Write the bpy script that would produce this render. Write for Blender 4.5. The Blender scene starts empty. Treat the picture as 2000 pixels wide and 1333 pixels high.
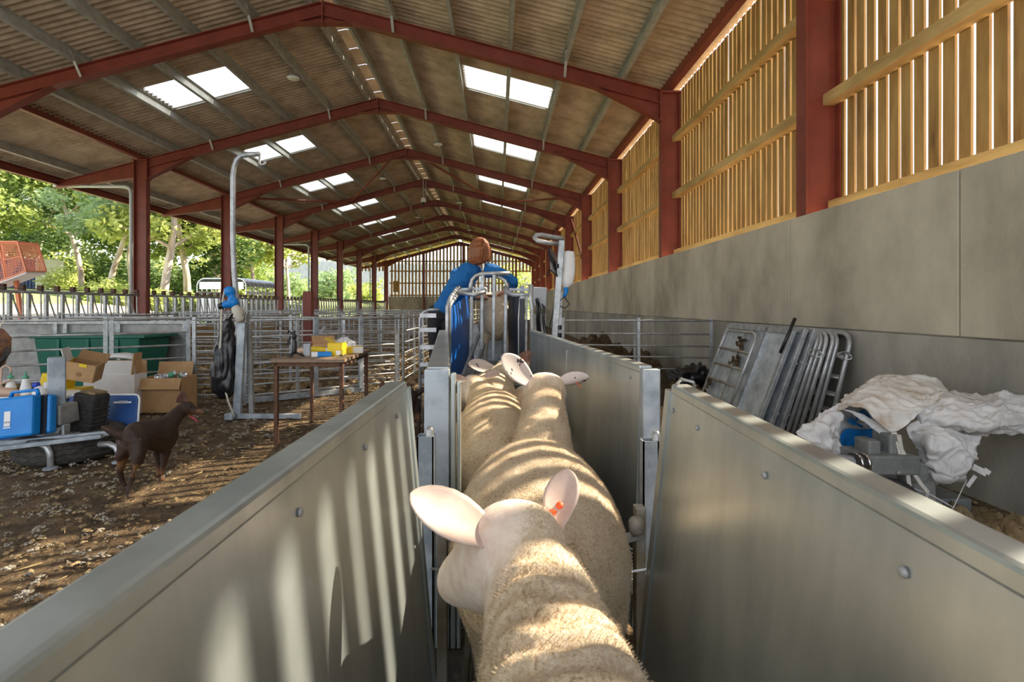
import bpy, bmesh, math, random
import numpy as np
from mathutils import Vector, Matrix, noise
R = math.radians
SC = bpy.context.scene
COL = SC.collection
H = 1.23                       # eye height
# ---------------------------------------------------------------- camera
cd = bpy.data.cameras.new('camera'); cam = bpy.data.objects.new('camera', cd); COL.objects.link(cam)
cam.location = (0, 0, H); cam.rotation_euler = (R(90), 0, 0)
cd.sensor_width = 36; cd.lens = 18.0; cd.shift_x = 30/2000; cd.shift_y = -68.5/2000
cd.clip_start = 0.02; cd.clip_end = 2000
cd.dof.use_dof = True; cd.dof.focus_distance = 2.3; cd.dof.aperture_fstop = 8.0
SC.camera = cam
# ---------------------------------------------------------------- sky, sun, exposure
SC.view_settings.view_transform = 'Standard'; SC.view_settings.look = 'None'
SC.view_settings.gamma = 1.0; SC.view_settings.use_curve_mapping = False
SC.view_settings.exposure = 2.1
wd = bpy.data.worlds.new('sky'); SC.world = wd; wd.use_nodes = True
_n = wd.node_tree.nodes; _l = wd.node_tree.links
_bg = _n['Background']; _tc = _n.new('ShaderNodeTexCoord'); _sx = _n.new('ShaderNodeSeparateXYZ'); _cr = _n.new('ShaderNodeValToRGB')
_l.new(_tc.outputs['Generated'], _sx.inputs[0]); _l.new(_sx.outputs['Z'], _cr.inputs[0]); _l.new(_cr.outputs[0], _bg.inputs[0])
_cr.color_ramp.elements[0].position = 0.0; _cr.color_ramp.elements[0].color = (0.93, 0.95, 0.97, 1)
_cr.color_ramp.elements[1].position = 0.7; _cr.color_ramp.elements[1].color = (0.60, 0.74, 0.96, 1)
_bg.inputs[1].default_value = 0.62
sd = bpy.data.lights.new('sun', 'SUN'); sun = bpy.data.objects.new('sun', sd); COL.objects.link(sun)
sd.energy = 5.6; sd.angle = R(0.7); sd.color = (1.0, 0.88, 0.70)
sun.rotation_euler = Vector((1.0, 0.42, 0.92)).to_track_quat('Z', 'Y').to_euler()
sun.location = (30, 12, 30)
SC.cycles.max_bounces = 12; SC.cycles.diffuse_bounces = 6; SC.cycles.glossy_bounces = 4
SC.cycles.use_denoising = True
# ---------------------------------------------------------------- helpers
def W(px, py, Y):
    """photograph pixel at depth Y -> world point"""
    return Vector(((px-970)/1000*Y, Y, H-(py-598)/1000*Y))
class MB:
    def __init__(s): s.v = []; s.f = []
    def add(s, vs, fs):
        o = len(s.v); s.v += [tuple(p) for p in vs]; s.f += [tuple(i+o for i in f) for f in fs]; return s
    def box(s, x0, x1, y0, y1, z0, z1):
        return s.add([(x0,y0,z0),(x1,y0,z0),(x1,y1,z0),(x0,y1,z0),(x0,y0,z1),(x1,y0,z1),(x1,y1,z1),(x0,y1,z1)],
                     [(0,3,2,1),(4,5,6,7),(0,1,5,4),(1,2,6,5),(2,3,7,6),(3,0,4,7)])
    def hexa(s, b, t):
        return s.add(list(b)+list(t), [(0,3,2,1),(4,5,6,7),(0,1,5,4),(1,2,6,5),(2,3,7,6),(3,0,4,7)])
    def obox(s, c, size, rot=None):
        M = rot.to_matrix() if hasattr(rot, 'to_matrix') else (rot or Matrix.Identity(3)); c = Vector(c)
        m = MB().box(-size[0]/2,size[0]/2,-size[1]/2,size[1]/2,-size[2]/2,size[2]/2)
        return s.add([c+M@Vector(p) for p in m.v], m.f)
    def basis(s, p0, p1, up=(0,0,1)):
        d = (Vector(p1)-Vector(p0)).normalized(); u = Vector(up)
        if abs(d.dot(u)) > .98: u = Vector((0,1,0)) if abs(d.y) < .9 else Vector((1,0,0))
        x = d.cross(u).normalized(); return x, x.cross(d).normalized(), d
    def sweep(s, sec, p0, p1, up=(0,0,1)):
        x, u, d = s.basis(p0, p1, up); n = len(sec); p0 = Vector(p0); p1 = Vector(p1)
        vs = [p0+x*a+u*b for a, b in sec]+[p1+x*a+u*b for a, b in sec]
        return s.add(vs, [tuple(range(n-1,-1,-1)), tuple(range(n,2*n))]+[(i,(i+1)%n,n+(i+1)%n,n+i) for i in range(n)])
    def bar(s, p0, p1, w, h, up=(0,0,1)):
        return s.sweep([(-w/2,-h/2),(w/2,-h/2),(w/2,h/2),(-w/2,h/2)], p0, p1, up)
    def tube(s, pts, r, n=8, caps=True):
        pts = [Vector(p) for p in pts]; m = len(pts); rs = r if isinstance(r, (list, tuple)) else [r]*m
        vs = []; x = None
        for i, p in enumerate(pts):
            d = ((pts[i+1]-p) if i == 0 else (p-pts[i-1]) if i == m-1 else (pts[i+1]-p).normalized()+(p-pts[i-1]).normalized()).normalized()
            if x is None:
                u = Vector((0,0,1)) if abs(d.z) < .9 else Vector((0,1,0)); x = d.cross(u).normalized()
            else: x = (x-d*x.dot(d)).normalized()
            y = d.cross(x)
            for k in range(n):
                a = 2*math.pi*k/n; vs.append(p+(x*math.cos(a)+y*math.sin(a))*rs[i])
        fs = [(i*n+k, i*n+(k+1)%n, (i+1)*n+(k+1)%n, (i+1)*n+k) for i in range(m-1) for k in range(n)]
        if caps: fs += [tuple(range(n-1,-1,-1)), tuple(range((m-1)*n, m*n))]
        return s.add(vs, fs)
    def lathe(s, prof, n=16, c=(0,0,0), M=None):
        c = Vector(c); M = M or Matrix.Identity(3); vs = []
        for r, z in prof:
            for k in range(n):
                a = 2*math.pi*k/n; vs.append(c+M@Vector((r*math.cos(a), r*math.sin(a), z)))
        m = len(prof); fs = [(i*n+k, i*n+(k+1)%n, (i+1)*n+(k+1)%n, (i+1)*n+k) for i in range(m-1) for k in range(n)]
        fs += [tuple(range(n-1,-1,-1)), tuple(range((m-1)*n, m*n))]
        return s.add(vs, fs)
    def loft(s, chain, n=14):
        """chain: (centre, rx, rz[, dir]) ellipses; rx sideways, rz in the vertical-ish normal"""
        m = len(chain); P = [Vector(c[0]) for c in chain]; vs = []
        for i, c in enumerate(chain):
            d = (P[min(i+1,m-1)]-P[max(i-1,0)]).normalized()
            u = Vector((0,0,1)) if abs(d.z) < .93 else Vector((0,1,0))
            x = d.cross(u).normalized(); y = x.cross(d).normalized()
            for k in range(n):
                a = 2*math.pi*k/n; vs.append(P[i]+x*math.cos(a)*c[1]+y*math.sin(a)*c[2])
        fs = [(i*n+k, i*n+(k+1)%n, (i+1)*n+(k+1)%n, (i+1)*n+k) for i in range(m-1) for k in range(n)]
        d0 = (P[0]-P[1]).normalized()*min(chain[0][1:3])*.45; d1 = (P[-1]-P[-2]).normalized()*min(chain[-1][1:3])*.45
        vs += [P[0]+d0, P[-1]+d1]; a0 = m*n; a1 = m*n+1
        fs += [(a0,(k+1)%n,k) for k in range(n)]+[(a1,(m-1)*n+k,(m-1)*n+(k+1)%n) for k in range(n)]
        return s.add(vs, fs)
    def ell(s, c, r, rot=None, n=12):
        c = Vector(c); M = rot or Matrix.Identity(3)
        prof = [(math.sin(math.pi*i/(n-2)), -math.cos(math.pi*i/(n-2))) for i in range(n-1)]
        prof[0] = (.02,-1); prof[-1] = (.02,1); m = MB().lathe(prof, n+2)
        return s.add([c+M@Vector((p[0]*r[0],p[1]*r[1],p[2]*r[2])) for p in m.v], m.f)
    def mesh(s, name):
        me = bpy.data.meshes.new(name); me.from_pydata(s.v, [], s.f); me.update(); return me
    def build(s, name, mat, parent=None, smooth=False, bevel=0, label=None, kind=None):
        me = s.mesh(name)
        bm = bmesh.new(); bm.from_mesh(me); bmesh.ops.recalc_face_normals(bm, faces=bm.faces)
        if bevel: bmesh.ops.bevel(bm, geom=[e for e in bm.edges if len(e.link_faces) == 2 and e.calc_face_angle(0) > .6], offset=bevel, segments=2, affect='EDGES', profile=.5)
        if smooth:
            for f in bm.faces: f.smooth = True
        bm.to_mesh(me); bm.free()
        return obj(name, me, mat, parent, label, kind)
def obj(name, me, mat=None, parent=None, label=None, kind=None):
    o = bpy.data.objects.new(name, me); COL.objects.link(o)
    if mat is not None and len(me.materials) == 0: me.materials.append(M[mat] if isinstance(mat, str) else mat)
    if parent is not None: o.parent = parent
    if label: o['label'] = label
    if kind: o['kind'] = kind
    return o
def tag(o, label=None, cat=None, group=None, kind=None):
    for k, v in (('label', label), ('category', cat), ('group', group), ('kind', kind)):
        if v: o[k] = v
    return o
def thing(name, label, cat, loc=(0,0,0), rz=0, group=None, kind=None):
    o = bpy.data.objects.new(name, None); COL.objects.link(o); o.empty_display_size = .05
    o.location = loc; o.rotation_euler = (0,0,rz); return tag(o, label, cat, group, kind)
def struct(name, loc=(0,0,0)):
    o = bpy.data.objects.new(name, None); COL.objects.link(o); o.location = loc; o['kind'] = 'structure'; return o
def dup(o, parent=None):
    c = o.copy(); COL.objects.link(c); c.parent = parent
    for ch in [q for q in bpy.data.objects if q.parent == o]: dup(ch, c)
    return c
KIDS = None
def dup_thing(root, loc, rz, label, group=None):
    c = root.copy(); COL.objects.link(c); c.location = loc; c.rotation_euler = (0,0,rz); c['label'] = label
    if group: c['group'] = group
    for ch in root.children:
        d = ch.copy(); COL.objects.link(d); d.parent = c
        for g in ch.children:
            e = g.copy(); COL.objects.link(e); e.parent = d
    return c
def inst(name, me, parent, loc, rot=None, scale=None):
    o = bpy.data.objects.new(name, me); COL.objects.link(o); o.parent = parent; o.location = loc
    if rot: o.rotation_euler = rot
    if scale: o.scale = scale
    return o
def ifr(w, d, tf, tw):         # I section, width w, depth d (vertical)
    a, b, t = w/2, d/2, tw/2
    return [(-a,-b),(a,-b),(a,-b+tf),(t,-b+tf),(t,b-tf),(a,b-tf),(a,b),(-a,b),(-a,b-tf),(-t,b-tf),(-t,-b+tf),(-a,-b+tf)]
def arc(c, r, a0, a1, n, ax=(1,0,0), ay=(0,0,1)):
    c = Vector(c); ax = Vector(ax); ay = Vector(ay)
    return [c+ax*(r*math.cos(R(a0+(a1-a0)*i/n)))+ay*(r*math.sin(R(a0+(a1-a0)*i/n))) for i in range(n+1)]
def organic(mb, voxel, smooth=6, fac=.5):
    """union of overlapping blobs as one continuous smooth surface"""
    me = mb.mesh('tmp'); o = bpy.data.objects.new('tmp', me); COL.objects.link(o)
    m = o.modifiers.new('r', 'REMESH'); m.mode = 'VOXEL'; m.voxel_size = voxel; m.use_smooth_shade = True
    if smooth: k = o.modifiers.new('s', 'SMOOTH'); k.iterations = smooth; k.factor = fac
    dg = bpy.context.evaluated_depsgraph_get(); dg.update()
    out = bpy.data.meshes.new_from_object(o.evaluated_get(dg)); bpy.data.objects.remove(o); bpy.data.meshes.remove(me)
    for p in out.polygons: p.use_smooth = True
    out.materials.clear(); return out
def co_of(me):
    a = np.empty(len(me.vertices)*3, 'f'); me.vertices.foreach_get('co', a); return a.reshape(-1, 3)
def set_attr(me, name, vals):
    at = me.attributes.new(name, 'FLOAT', 'POINT'); at.data.foreach_set('value', np.asarray(vals, 'f'))
def sstep(a, b, x):
    t = np.clip((x-a)/(b-a), 0, 1); return t*t*(3-2*t)
# ---------------------------------------------------------------- materials
M = {}
def mat(name, c1, c2=None, scale=4, rough=.6, metal=0, bump=0, bscale=None, stretch=(1,1,1), detail=5, c3=None, pos=(.35,.65), coords='Position', spec=.5, bdist=.02, trans=0, ramp3=.5):
    m = bpy.data.materials.new(name); m.use_nodes = True; M[name] = m
    n = m.node_tree.nodes; l = m.node_tree.links; b = n['Principled BSDF']
    b.inputs['Roughness'].default_value = rough; b.inputs['Metallic'].default_value = metal
    b.inputs['Specular IOR Level'].default_value = spec
    b.inputs['Base Color'].default_value = (*c1, 1)
    if c2 is None and not bump: return m
    if coords == 'Position': src = n.new('ShaderNodeNewGeometry').outputs['Position']
    else: src = n.new('ShaderNodeTexCoord').outputs[coords]
    mp = n.new('ShaderNodeMapping'); mp.inputs['Scale'].default_value = stretch; l.new(src, mp.inputs[0])
    if c2 is not None:
        t = n.new('ShaderNodeTexNoise'); t.inputs['Scale'].default_value = scale; t.inputs['Detail'].default_value = detail; t.inputs['Roughness'].default_value = .62
        l.new(mp.outputs[0], t.inputs[0]); r = n.new('ShaderNodeValToRGB'); l.new(t.outputs[0], r.inputs[0])
        e = r.color_ramp.elements; e[0].position, e[1].position = pos; e[0].color = (*c1, 1); e[1].color = (*c2, 1)
        if c3 is not None: k = e.new(pos[0]+(pos[1]-pos[0])*ramp3); k.color = (*c3, 1)
        l.new(r.outputs[0], b.inputs['Base Color'])
    if bump:
        t2 = n.new('ShaderNodeTexNoise'); t2.inputs['Scale'].default_value = bscale or scale*3; t2.inputs['Detail'].default_value = 6
        l.new(mp.outputs[0], t2.inputs[0]); bp = n.new('ShaderNodeBump'); bp.inputs['Strength'].default_value = bump; bp.inputs['Distance'].default_value = bdist
        l.new(t2.outputs[0], bp.inputs['Height']); l.new(bp.outputs[0], b.inputs['Normal'])
    return m
def nodes_of(m): return m.node_tree.nodes, m.node_tree.links, m.node_tree.nodes['Principled BSDF']
mat('red_steel', (.165,.030,.017), (.225,.045,.025), 3, rough=.5, bump=.05, bscale=60)
mat('galv', (.30,.32,.33), (.50,.52,.53), 14, rough=.42, metal=.55, bump=.03, bscale=40, detail=3)
mat('galv_dull', (.26,.26,.25), (.40,.40,.38), 9, rough=.55, metal=.35, bump=.05, bscale=30)
mat('galv_tube', (.36,.36,.35), (.55,.56,.56), 11, rough=.38, metal=.5)
mat('galv_sheet', (.36,.40,.39), (.53,.575,.555), 5, rough=.32, metal=.66, bump=.015, bscale=25, stretch=(1,1,.35), c3=(.45,.49,.47), detail=8)
mat('galv_post', (.28,.32,.35), (.47,.51,.54), 8, rough=.5, metal=.35, detail=8, pos=(.4,.6))
mat('galv_dirty', (.22,.17,.10), (.42,.41,.37), 9, rough=.6, metal=.3, bump=.1, bscale=50)
mat('purlin', (.33,.33,.29), (.46,.47,.43), 6, rough=.5, metal=.3)
mat('sheet_roof', (.36,.28,.185), (.55,.44,.31), 2.2, rough=.9, bump=.12, bscale=60, c3=(.46,.365,.25), stretch=(1,1,1))
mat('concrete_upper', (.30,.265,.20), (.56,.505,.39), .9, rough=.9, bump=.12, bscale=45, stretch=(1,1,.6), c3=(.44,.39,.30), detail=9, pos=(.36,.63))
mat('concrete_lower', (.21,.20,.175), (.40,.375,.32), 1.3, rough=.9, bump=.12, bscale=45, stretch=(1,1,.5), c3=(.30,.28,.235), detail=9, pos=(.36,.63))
mat('timber', (.11,.055,.016), (.44,.28,.095), 7, rough=.75, bump=.15, bscale=40, stretch=(1,1,.16), c3=(.32,.185,.055), detail=8, pos=(.22,.62))
mat('timber_rail', (.28,.16,.045), (.60,.41,.16), 6, rough=.75, bump=.12, bscale=40, stretch=(1,.16,1), detail=8, pos=(.25,.6))
mat('timber_grey', (.30,.18,.07), (.55,.37,.17), 4, rough=.8, bump=.1, stretch=(.3,.3,1))
mat('soil', (.045,.027,.012), (.27,.185,.095), 7.5, rough=.95, bump=1.0, bscale=38, c3=(.135,.083,.037), detail=12, pos=(.3,.70), bdist=.04)
mat('soil_light', (.13,.085,.038), (.46,.34,.19), 5, rough=.95, bump=.8, bscale=22, c3=(.30,.21,.105), detail=10, pos=(.3,.7), bdist=.04)
mat('dung', (.028,.019,.010), (.16,.10,.045), 9, rough=.95, bump=.9, bscale=40, c3=(.075,.048,.022), detail=9, bdist=.04)
mat('wool_bit', (.22,.185,.135), (.50,.45,.36), 20, rough=.95, bump=.5, bscale=120)
mat('straw', (.38,.26,.10), (.58,.43,.20), 15, rough=.85)
mat('black_plastic', (.012,.012,.013), rough=.35)
mat('black_rubber', (.016,.016,.016), (.045,.042,.038), 30, rough=.8, bump=.2)
mat('blue_case', (.0,.20,.62), (.0,.24,.68), 8, rough=.42)
mat('navy', (.005,.05,.20), (.008,.065,.24), 6, rough=.45)
mat('white_plastic', (.75,.74,.72), (.82,.81,.79), 10, rough=.4)
mat('cardboard', (.42,.25,.11), (.50,.31,.15), 8, rough=.85)
mat('cardboard_dark', (.26,.15,.065), (.33,.19,.08), 8, rough=.85)
mat('white_card', (.62,.60,.58), (.74,.72,.70), 5, rough=.8)
mat('yellow', (.80,.56,.01), (.86,.62,.02), 8, rough=.5)
mat('orange', (.75,.10,.015), rough=.45)
mat('green_tank', (.004,.11,.075), (.008,.15,.10), 5, rough=.45)
mat('rust', (.07,.030,.016), (.15,.065,.03), 25, rough=.75, bump=.2)
mat('table_wood', (.20,.13,.08), (.27,.185,.12), 10, rough=.6, stretch=(1,.2,1))
mat('chrome', (.6,.6,.6), rough=.2, metal=1)
mat('skin', (.62,.34,.24), (.68,.40,.29), 20, rough=.5)
mat('hair', (.16,.045,.012), (.36,.125,.04), 60, rough=.42, stretch=(1,1,.08), bump=.5, bscale=90)
mat('blue_shirt', (.004,.105,.33), (.008,.14,.41), 9, rough=.85, bump=.25, bscale=14, bdist=.03)
mat('trousers', (.018,.016,.016), (.035,.03,.03), 20, rough=.9)
mat('panel_blue', (.0,.10,.45), (.0,.13,.52), 5, rough=.32)
mat('panel_navy', (.004,.008,.02), rough=.35)
mat('bag_white', (.50,.48,.455), (.74,.72,.70), 5, rough=.7, bump=.5, bscale=9, c3=(.70,.68,.66), bdist=.03, detail=8)
mat('bag_strap', (.55,.51,.45), (.70,.66,.60), 20, rough=.8, bump=.2)
mat('bag_dirt', (.50,.40,.30), (.80,.78,.74), 6, rough=.75, bump=.4, bscale=9, c3=(.74,.70,.64), bdist=.03)
mat('print_blue', (.0,.14,.42), (.0,.17,.5), 9, rough=.6)
mat('machine_grey', (.17,.18,.17), (.26,.27,.26), 10, rough=.55, metal=.2)
mat('camera_grey', (.40,.40,.40), rough=.5)
mat('drain_pipe', (.50,.56,.56), rough=.4)
mat('grass', (.13,.20,.03), (.36,.38,.10), 1.6, rough=.95, bump=.5, bscale=8, c3=(.27,.31,.07))
mat('yard', (.42,.31,.20), (.58,.46,.33), 1.2, rough=.95, bump=.2, bscale=12)
mat('bark', (.26,.19,.14), (.58,.48,.40), 3, rough=.9, bump=.6, bscale=12, stretch=(1,1,.3))
mat('container_blue', (.010,.025,.07), (.015,.035,.09), 3, rough=.6)
mat('container_white', (.74,.70,.70), rough=.6)
mat('cage_orange', (.72,.24,.12), rough=.6)
mat('alu', (.62,.64,.66), (.75,.77,.78), 6, rough=.3, metal=.7)
mat('trailer_dark', (.05,.045,.04), rough=.8)
mat('hill', (.028,.060,.050), (.055,.10,.075), .05, rough=1)
mat('conifer', (.018,.045,.034), (.04,.08,.055), .2, rough=1)
mat('lamp_grey', (.22,.22,.21), rough=.5, metal=.3)
mat('lamp_lens', (.75,.75,.70), rough=.4)
mat('tongue', (.5,.08,.09), rough=.35)
mat('eye', (.01,.007,.005), rough=.1)
mat('grey_box', (.42,.44,.46), rough=.6)
mat('tyre', (.030,.028,.024), (.075,.068,.055), 25, rough=.9, bump=.3)
mat('hose', (.62,.42,.30), rough=.5)
mat('cord', (.62,.58,.48), rough=.7)
mat('rubber_floor', (.03,.026,.02), (.075,.06,.04), 12, rough=.95, bump=.5)
def leaf_mat(name, c1, c2):
    m = mat(name, c1, c2, 1.3, rough=.7, detail=6, pos=(.3,.7)); n, l, b = nodes_of(m)
    tr = n.new('ShaderNodeBsdfTranslucent'); mx = n.new('ShaderNodeMixShader'); mx.inputs[0].default_value = .4
    l.new(b.inputs['Base Color'].links[0].from_socket, tr.inputs[0]); l.new(b.outputs[0], mx.inputs[1]); l.new(tr.outputs[0], mx.inputs[2])
    l.new(mx.outputs[0], n['Material Output'].inputs[0])
leaf_mat('leaf_mid', (.14,.21,.04), (.34,.40,.11))
leaf_mat('leaf_bright', (.26,.32,.06), (.52,.55,.18))
leaf_mat('leaf_cool', (.16,.25,.10), (.38,.47,.25))
leaf_mat('leaf_dark', (.035,.075,.015), (.10,.16,.035))
def skylight_mat():
    m = bpy.data.materials.new('rooflight'); m.use_nodes = True; M['rooflight'] = m; n, l, b = nodes_of(m)
    tr = n.new('ShaderNodeBsdfTranslucent'); tr.inputs[0].default_value = (.40,.44,.47,1)
    tp = n.new('ShaderNodeBsdfTransparent'); tp.inputs[0].default_value = (.95,.97,1,1)
    mx = n.new('ShaderNodeMixShader'); mx.inputs[0].default_value = .08; l.new(tr.outputs[0], mx.inputs[1]); l.new(tp.outputs[0], mx.inputs[2])
    l.new(mx.outputs[0], n['Material Output'].inputs[0])
skylight_mat()

def haze_mat():
    m = bpy.data.materials.new('haze'); m.use_nodes = True; M['haze'] = m; n = m.node_tree.nodes; l = m.node_tree.links; n.remove(n['Principled BSDF'])
    v = n.new('ShaderNodeVolumeScatter'); v.inputs['Color'].default_value = (.80,.90,1,1); v.inputs['Density'].default_value = .0085; v.inputs['Anisotropy'].default_value = .3; l.new(v.outputs[0], n['Material Output'].inputs['Volume'])
haze_mat()
# ================================================================ THE SHED
S0, SB = 5.315, 4.57
FY = {i: S0+SB*i for i in range(-2, 10)}
XR, XC, XL = -3.34, 3.16, -9.84           # ridge, inner faces of right and left columns
ZR, ZE, SL = 7.08, 5.38, (7.08-5.38)/6.5
XEND = -12.43
def ztop(x): return ZR-abs(x-XR)*SL       # top of the rafters
def rnd(a, b): return random.uniform(a, b)
random.seed(4)
ORD = {-2:'furthest behind the viewer', -1:'beside the viewer', 0:'nearest in view', 1:'second', 2:'third', 3:'fourth', 4:'fifth', 5:'sixth', 6:'seventh', 7:'eighth', 8:'ninth', 9:'last'}
# ---- floor inside, muck ground
def ground_mesh(name, x0, x1, y0, y1, step, amp, zf=None):
    nx = int((x1-x0)/step)+1; ny = int((y1-y0)/step)+1; vs = []; fs = []
    for j in range(ny):
        for i in range(nx):
            x = x0+(x1-x0)*i/(nx-1); y = y0+(y1-y0)*j/(ny-1)
            z = (noise.fractal(Vector((x*2.2, y*2.2, 3)), 1, 2, 4)*.6+noise.noise(Vector((x*11, y*11, 7)))*.3)*amp
            if zf: z += zf(x, y)
            vs.append((x, y, z))
    fs = [(j*nx+i, j*nx+i+1, (j+1)*nx+i+1, (j+1)*nx+i) for j in range(ny-1) for i in range(nx-1)]
    me = bpy.data.meshes.new(name); me.from_pydata(vs, [], fs)
    for p in me.polygons: p.use_smooth = True
    return me
def pen_heap(x, y):
    return .05*max(0, min(1, (y-6.6)/1.5)) if x < 1 else .03*max(0, min(1, (y-6)/2))
fl = obj('floor', ground_mesh('floor', -10.3, 3.1, -4.2, 47, .11, .018, lambda x, y: -.012+(0 if y < 6.5 else 0)), 'soil'); fl['kind'] = 'structure'
# ---- portal frames
COLSEC = ifr(.17, .36, .016, .01); RAFSEC = ifr(.17, .26, .014, .009)
def column_mesh(zb, zt):
    m = MB(); m.sweep([(a, b) for a, b in COLSEC], (0,0,zb), (0,0,zt), up=(1,0,0)); return m
frames = {}
for i in range(-2, 10):
    y = FY[i]; t = thing('portal_frame', f'red steel portal frame spanning the shed, {ORD[i]} along the roof', 'steel frame', (0, y, 0), group='red steel portal frames', kind='structure')
    frames[i] = t
    for sx, xc in ((1, XC+.18), (-1, XL-.18)):
        m = MB(); x, u, d = m.basis((0,0,0),(0,0,1),(1,0,0))
        m.sweep([(b, a) for a, b in COLSEC], (xc,0,-.02), (xc,0,ZE-.02), up=(0,1,0)); m.build('column', 'red_steel', t)
        b = MB().box(xc-.2, xc+.2, -.11, .11, ZE-.06, ZE-.03); b.box(xc-.2*sx-.012, xc-.2*sx+.012, -.1, .1, 4.78, ZE)
        b.build('end_plate', 'red_steel', t)
    for sx in (1, -1):
        xe = XR+sx*6.5
        m = MB().sweep(RAFSEC, (XR+sx*.005, 0, ZR-.135), (xe, 0, ZE-.135)); m.build('rafter', 'red_steel', t)
        h = MB()                                            # haunch: web and sloping bottom flange
        xa = XR+sx*5.2; za = ztop(xa)-.26; zb = 4.80
        h.hexa([(xa,-.006,za),(xe,-.006,zb),(xe,.006,zb),(xa,.006,za)], [(xa,-.006,za+.05),(xe,-.006,ZE-.2),(xe,.006,ZE-.2),(xa,.006,za+.05)])
        h.bar((xa,0,za), (xe,0,zb), .17, .014); h.build('haunch', 'red_steel', t)
    a = MB(); a.box(XR-.012, XR+.012, -.095, .095, 6.66, ZR+.02)
    a.hexa([(XR-.55,-.006,6.68),(XR+.55,-.006,6.68),(XR+.55,.006,6.68),(XR-.55,.006,6.68)], [(XR-.3,-.006,6.78),(XR+.3,-.006,6.78),(XR+.3,.006,6.78),(XR-.3,.006,6.78)])
    a.box(XR-.55, XR+.55, -.085, .085, 6.67, 6.684); a.build('apex_plate', 'red_steel', t)
    o = MB(); xo = XL-.36                                    # cantilever over the feed passage
    zt0 = ztop(xo); zt1 = ztop(XEND)
    o.hexa([(XEND,-.005,zt1-.14),(xo,-.005,4.84),(xo,.005,4.84),(XEND,.005,zt1-.14)], [(XEND,-.005,zt1),(xo,-.005,zt0),(xo,.005,zt0),(XEND,.005,zt1)])
    o.bar((XEND,0,zt1-.007), (xo,0,zt0-.007), .17, .014); o.bar((XEND,0,zt1-.14), (xo,0,4.84), .17, .014)
    o.build('cantilever', 'red_steel', t)
    for off in (1.35, 4.65):                                # galvanised knee stays between purlin and rafter
        for sx in (1, -1):
            xs = XR+sx*off
            MB().bar((xs, -.32, ztop(xs)+.16), (xs, -.03, ztop(xs)-.25), .05, .012).build('knee_stay', 'purlin', t)
# ---- purlins and eave beams
PUR = [.27, 1.35, 2.5, 3.6, 4.65, 5.75]
YA, YB = FY[-2]-.4, FY[9]+.5
def zsec(h, w, t):             # Z purlin section
    return [(-t/2,-h/2),(w,-h/2),(w,-h/2+t),(t/2,-h/2+t),(t/2,h/2),(-w,h/2),(-w,h/2-t),(-t/2,h/2-t)]
roof_frame = struct('roof_purlins')
for sx in (1, -1):
    for k, off in enumerate(PUR+([8.6-.3] if sx < 0 else [])):
        x = XR+sx*off; z = ztop(x)+.1
        m = MB().sweep([(a*sx, b) for a, b in zsec(.2, .065, .008)], (x, YA, z), (x, YB, z), up=Vector((sx*SL,0,1)).normalized())
        m.build('purlin', 'purlin', roof_frame)
for x, z in ((XC+.18, ZE+.12), (XL-.18, ZE+.10), (XEND+.04, ztop(XEND)+.05)):
    MB().sweep([(-.06,-.11),(.06,-.11),(.06,-.095),(-.045,-.095),(-.045,.095),(.06,.095),(.06,.11),(-.06,.11)], (x, YA, z), (x, YB, z)).build('eave_beam', 'red_steel', roof_frame)
# roof bracing between fourth and fifth frames
for sx in (1, -1):
    for x0, x1, y0, y1 in ((.5, 3.4, FY[3], FY[4]), (3.4, 6.3, FY[4], FY[3])):
        a = Vector((XR+sx*x0, y0, ztop(XR+sx*x0)-.18)); b = Vector((XR+sx*x1, y1, ztop(XR+sx*x1)-.18))
        MB().tube([a, b], .045, 8).build('brace', 'red_steel', roof_frame)
MB().tube([(3.42, FY[3]+.1, 2.2), (3.42, FY[4]-.1, 5.2)], .05, 8).build('brace', 'red_steel', roof_frame)
# ---- roof sheets: corrugated geometry, one mesh per row
SWID = SB/4
def corr(xa, xb, sx, wid=SWID, dz=.2):
    n = 8*6; vs = []; fs = []
    for k in range(n+1):
        yy = wid*k/n; c = .024*math.cos(2*math.pi*k/6)
        for x in (xa, xb):
            X = XR+sx*x; vs.append((X, yy, ztop(X)+dz+.026+c))
    fs = [(2*k, 2*k+1, 2*k+3, 2*k+2) for k in range(n)]
    me = bpy.data.meshes.new('roof_sheet'); me.from_pydata(vs, [], fs)
    for p in me.polygons: p.use_smooth = True
    return me
ROWS = [(.14, 2.62), (2.58, 4.60), (4.56, 6.95)]
nsh = int((YB-YA)/SWID)+1
ysh0 = 11.47-SWID*round((11.47-YA)/SWID)
for sx in (1, -1):
    c = struct('ceiling_right' if sx > 0 else 'ceiling_left')
    for rI, (a, b) in enumerate(ROWS+([(6.92, 9.22)] if sx < 0 else [])):
        me = corr(a, b, sx); me.materials.append(M['sheet_roof'])
        ms = None
        for k in range(nsh+1):
            y = ysh0+k*SWID
            sky = rI == 1 and any(abs(y-(FY[j]+(11.47-FY[1]))) < .05 for j in range(-2, 9))
            if sky:
                if ms is None:
                    ms = corr(a, b, sx); ms.name = 'rooflight'; ms.materials.append(M['rooflight'])
                inst('rooflight', ms, c, (0, y, 0))
                m = MB(); xa = XR+sx*(a+.06); xb = XR+sx*(b-.06)
                m.bar((xa, y+SWID+.02, ztop(xa)+.19), (xb, y+SWID+.02, ztop(xb)+.19), .03, .02); m.build('rooflight_flashing', 'purlin', c)
            else: inst('roof_sheet', me, c, (0, y, -.006*(rI % 2)))
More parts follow.
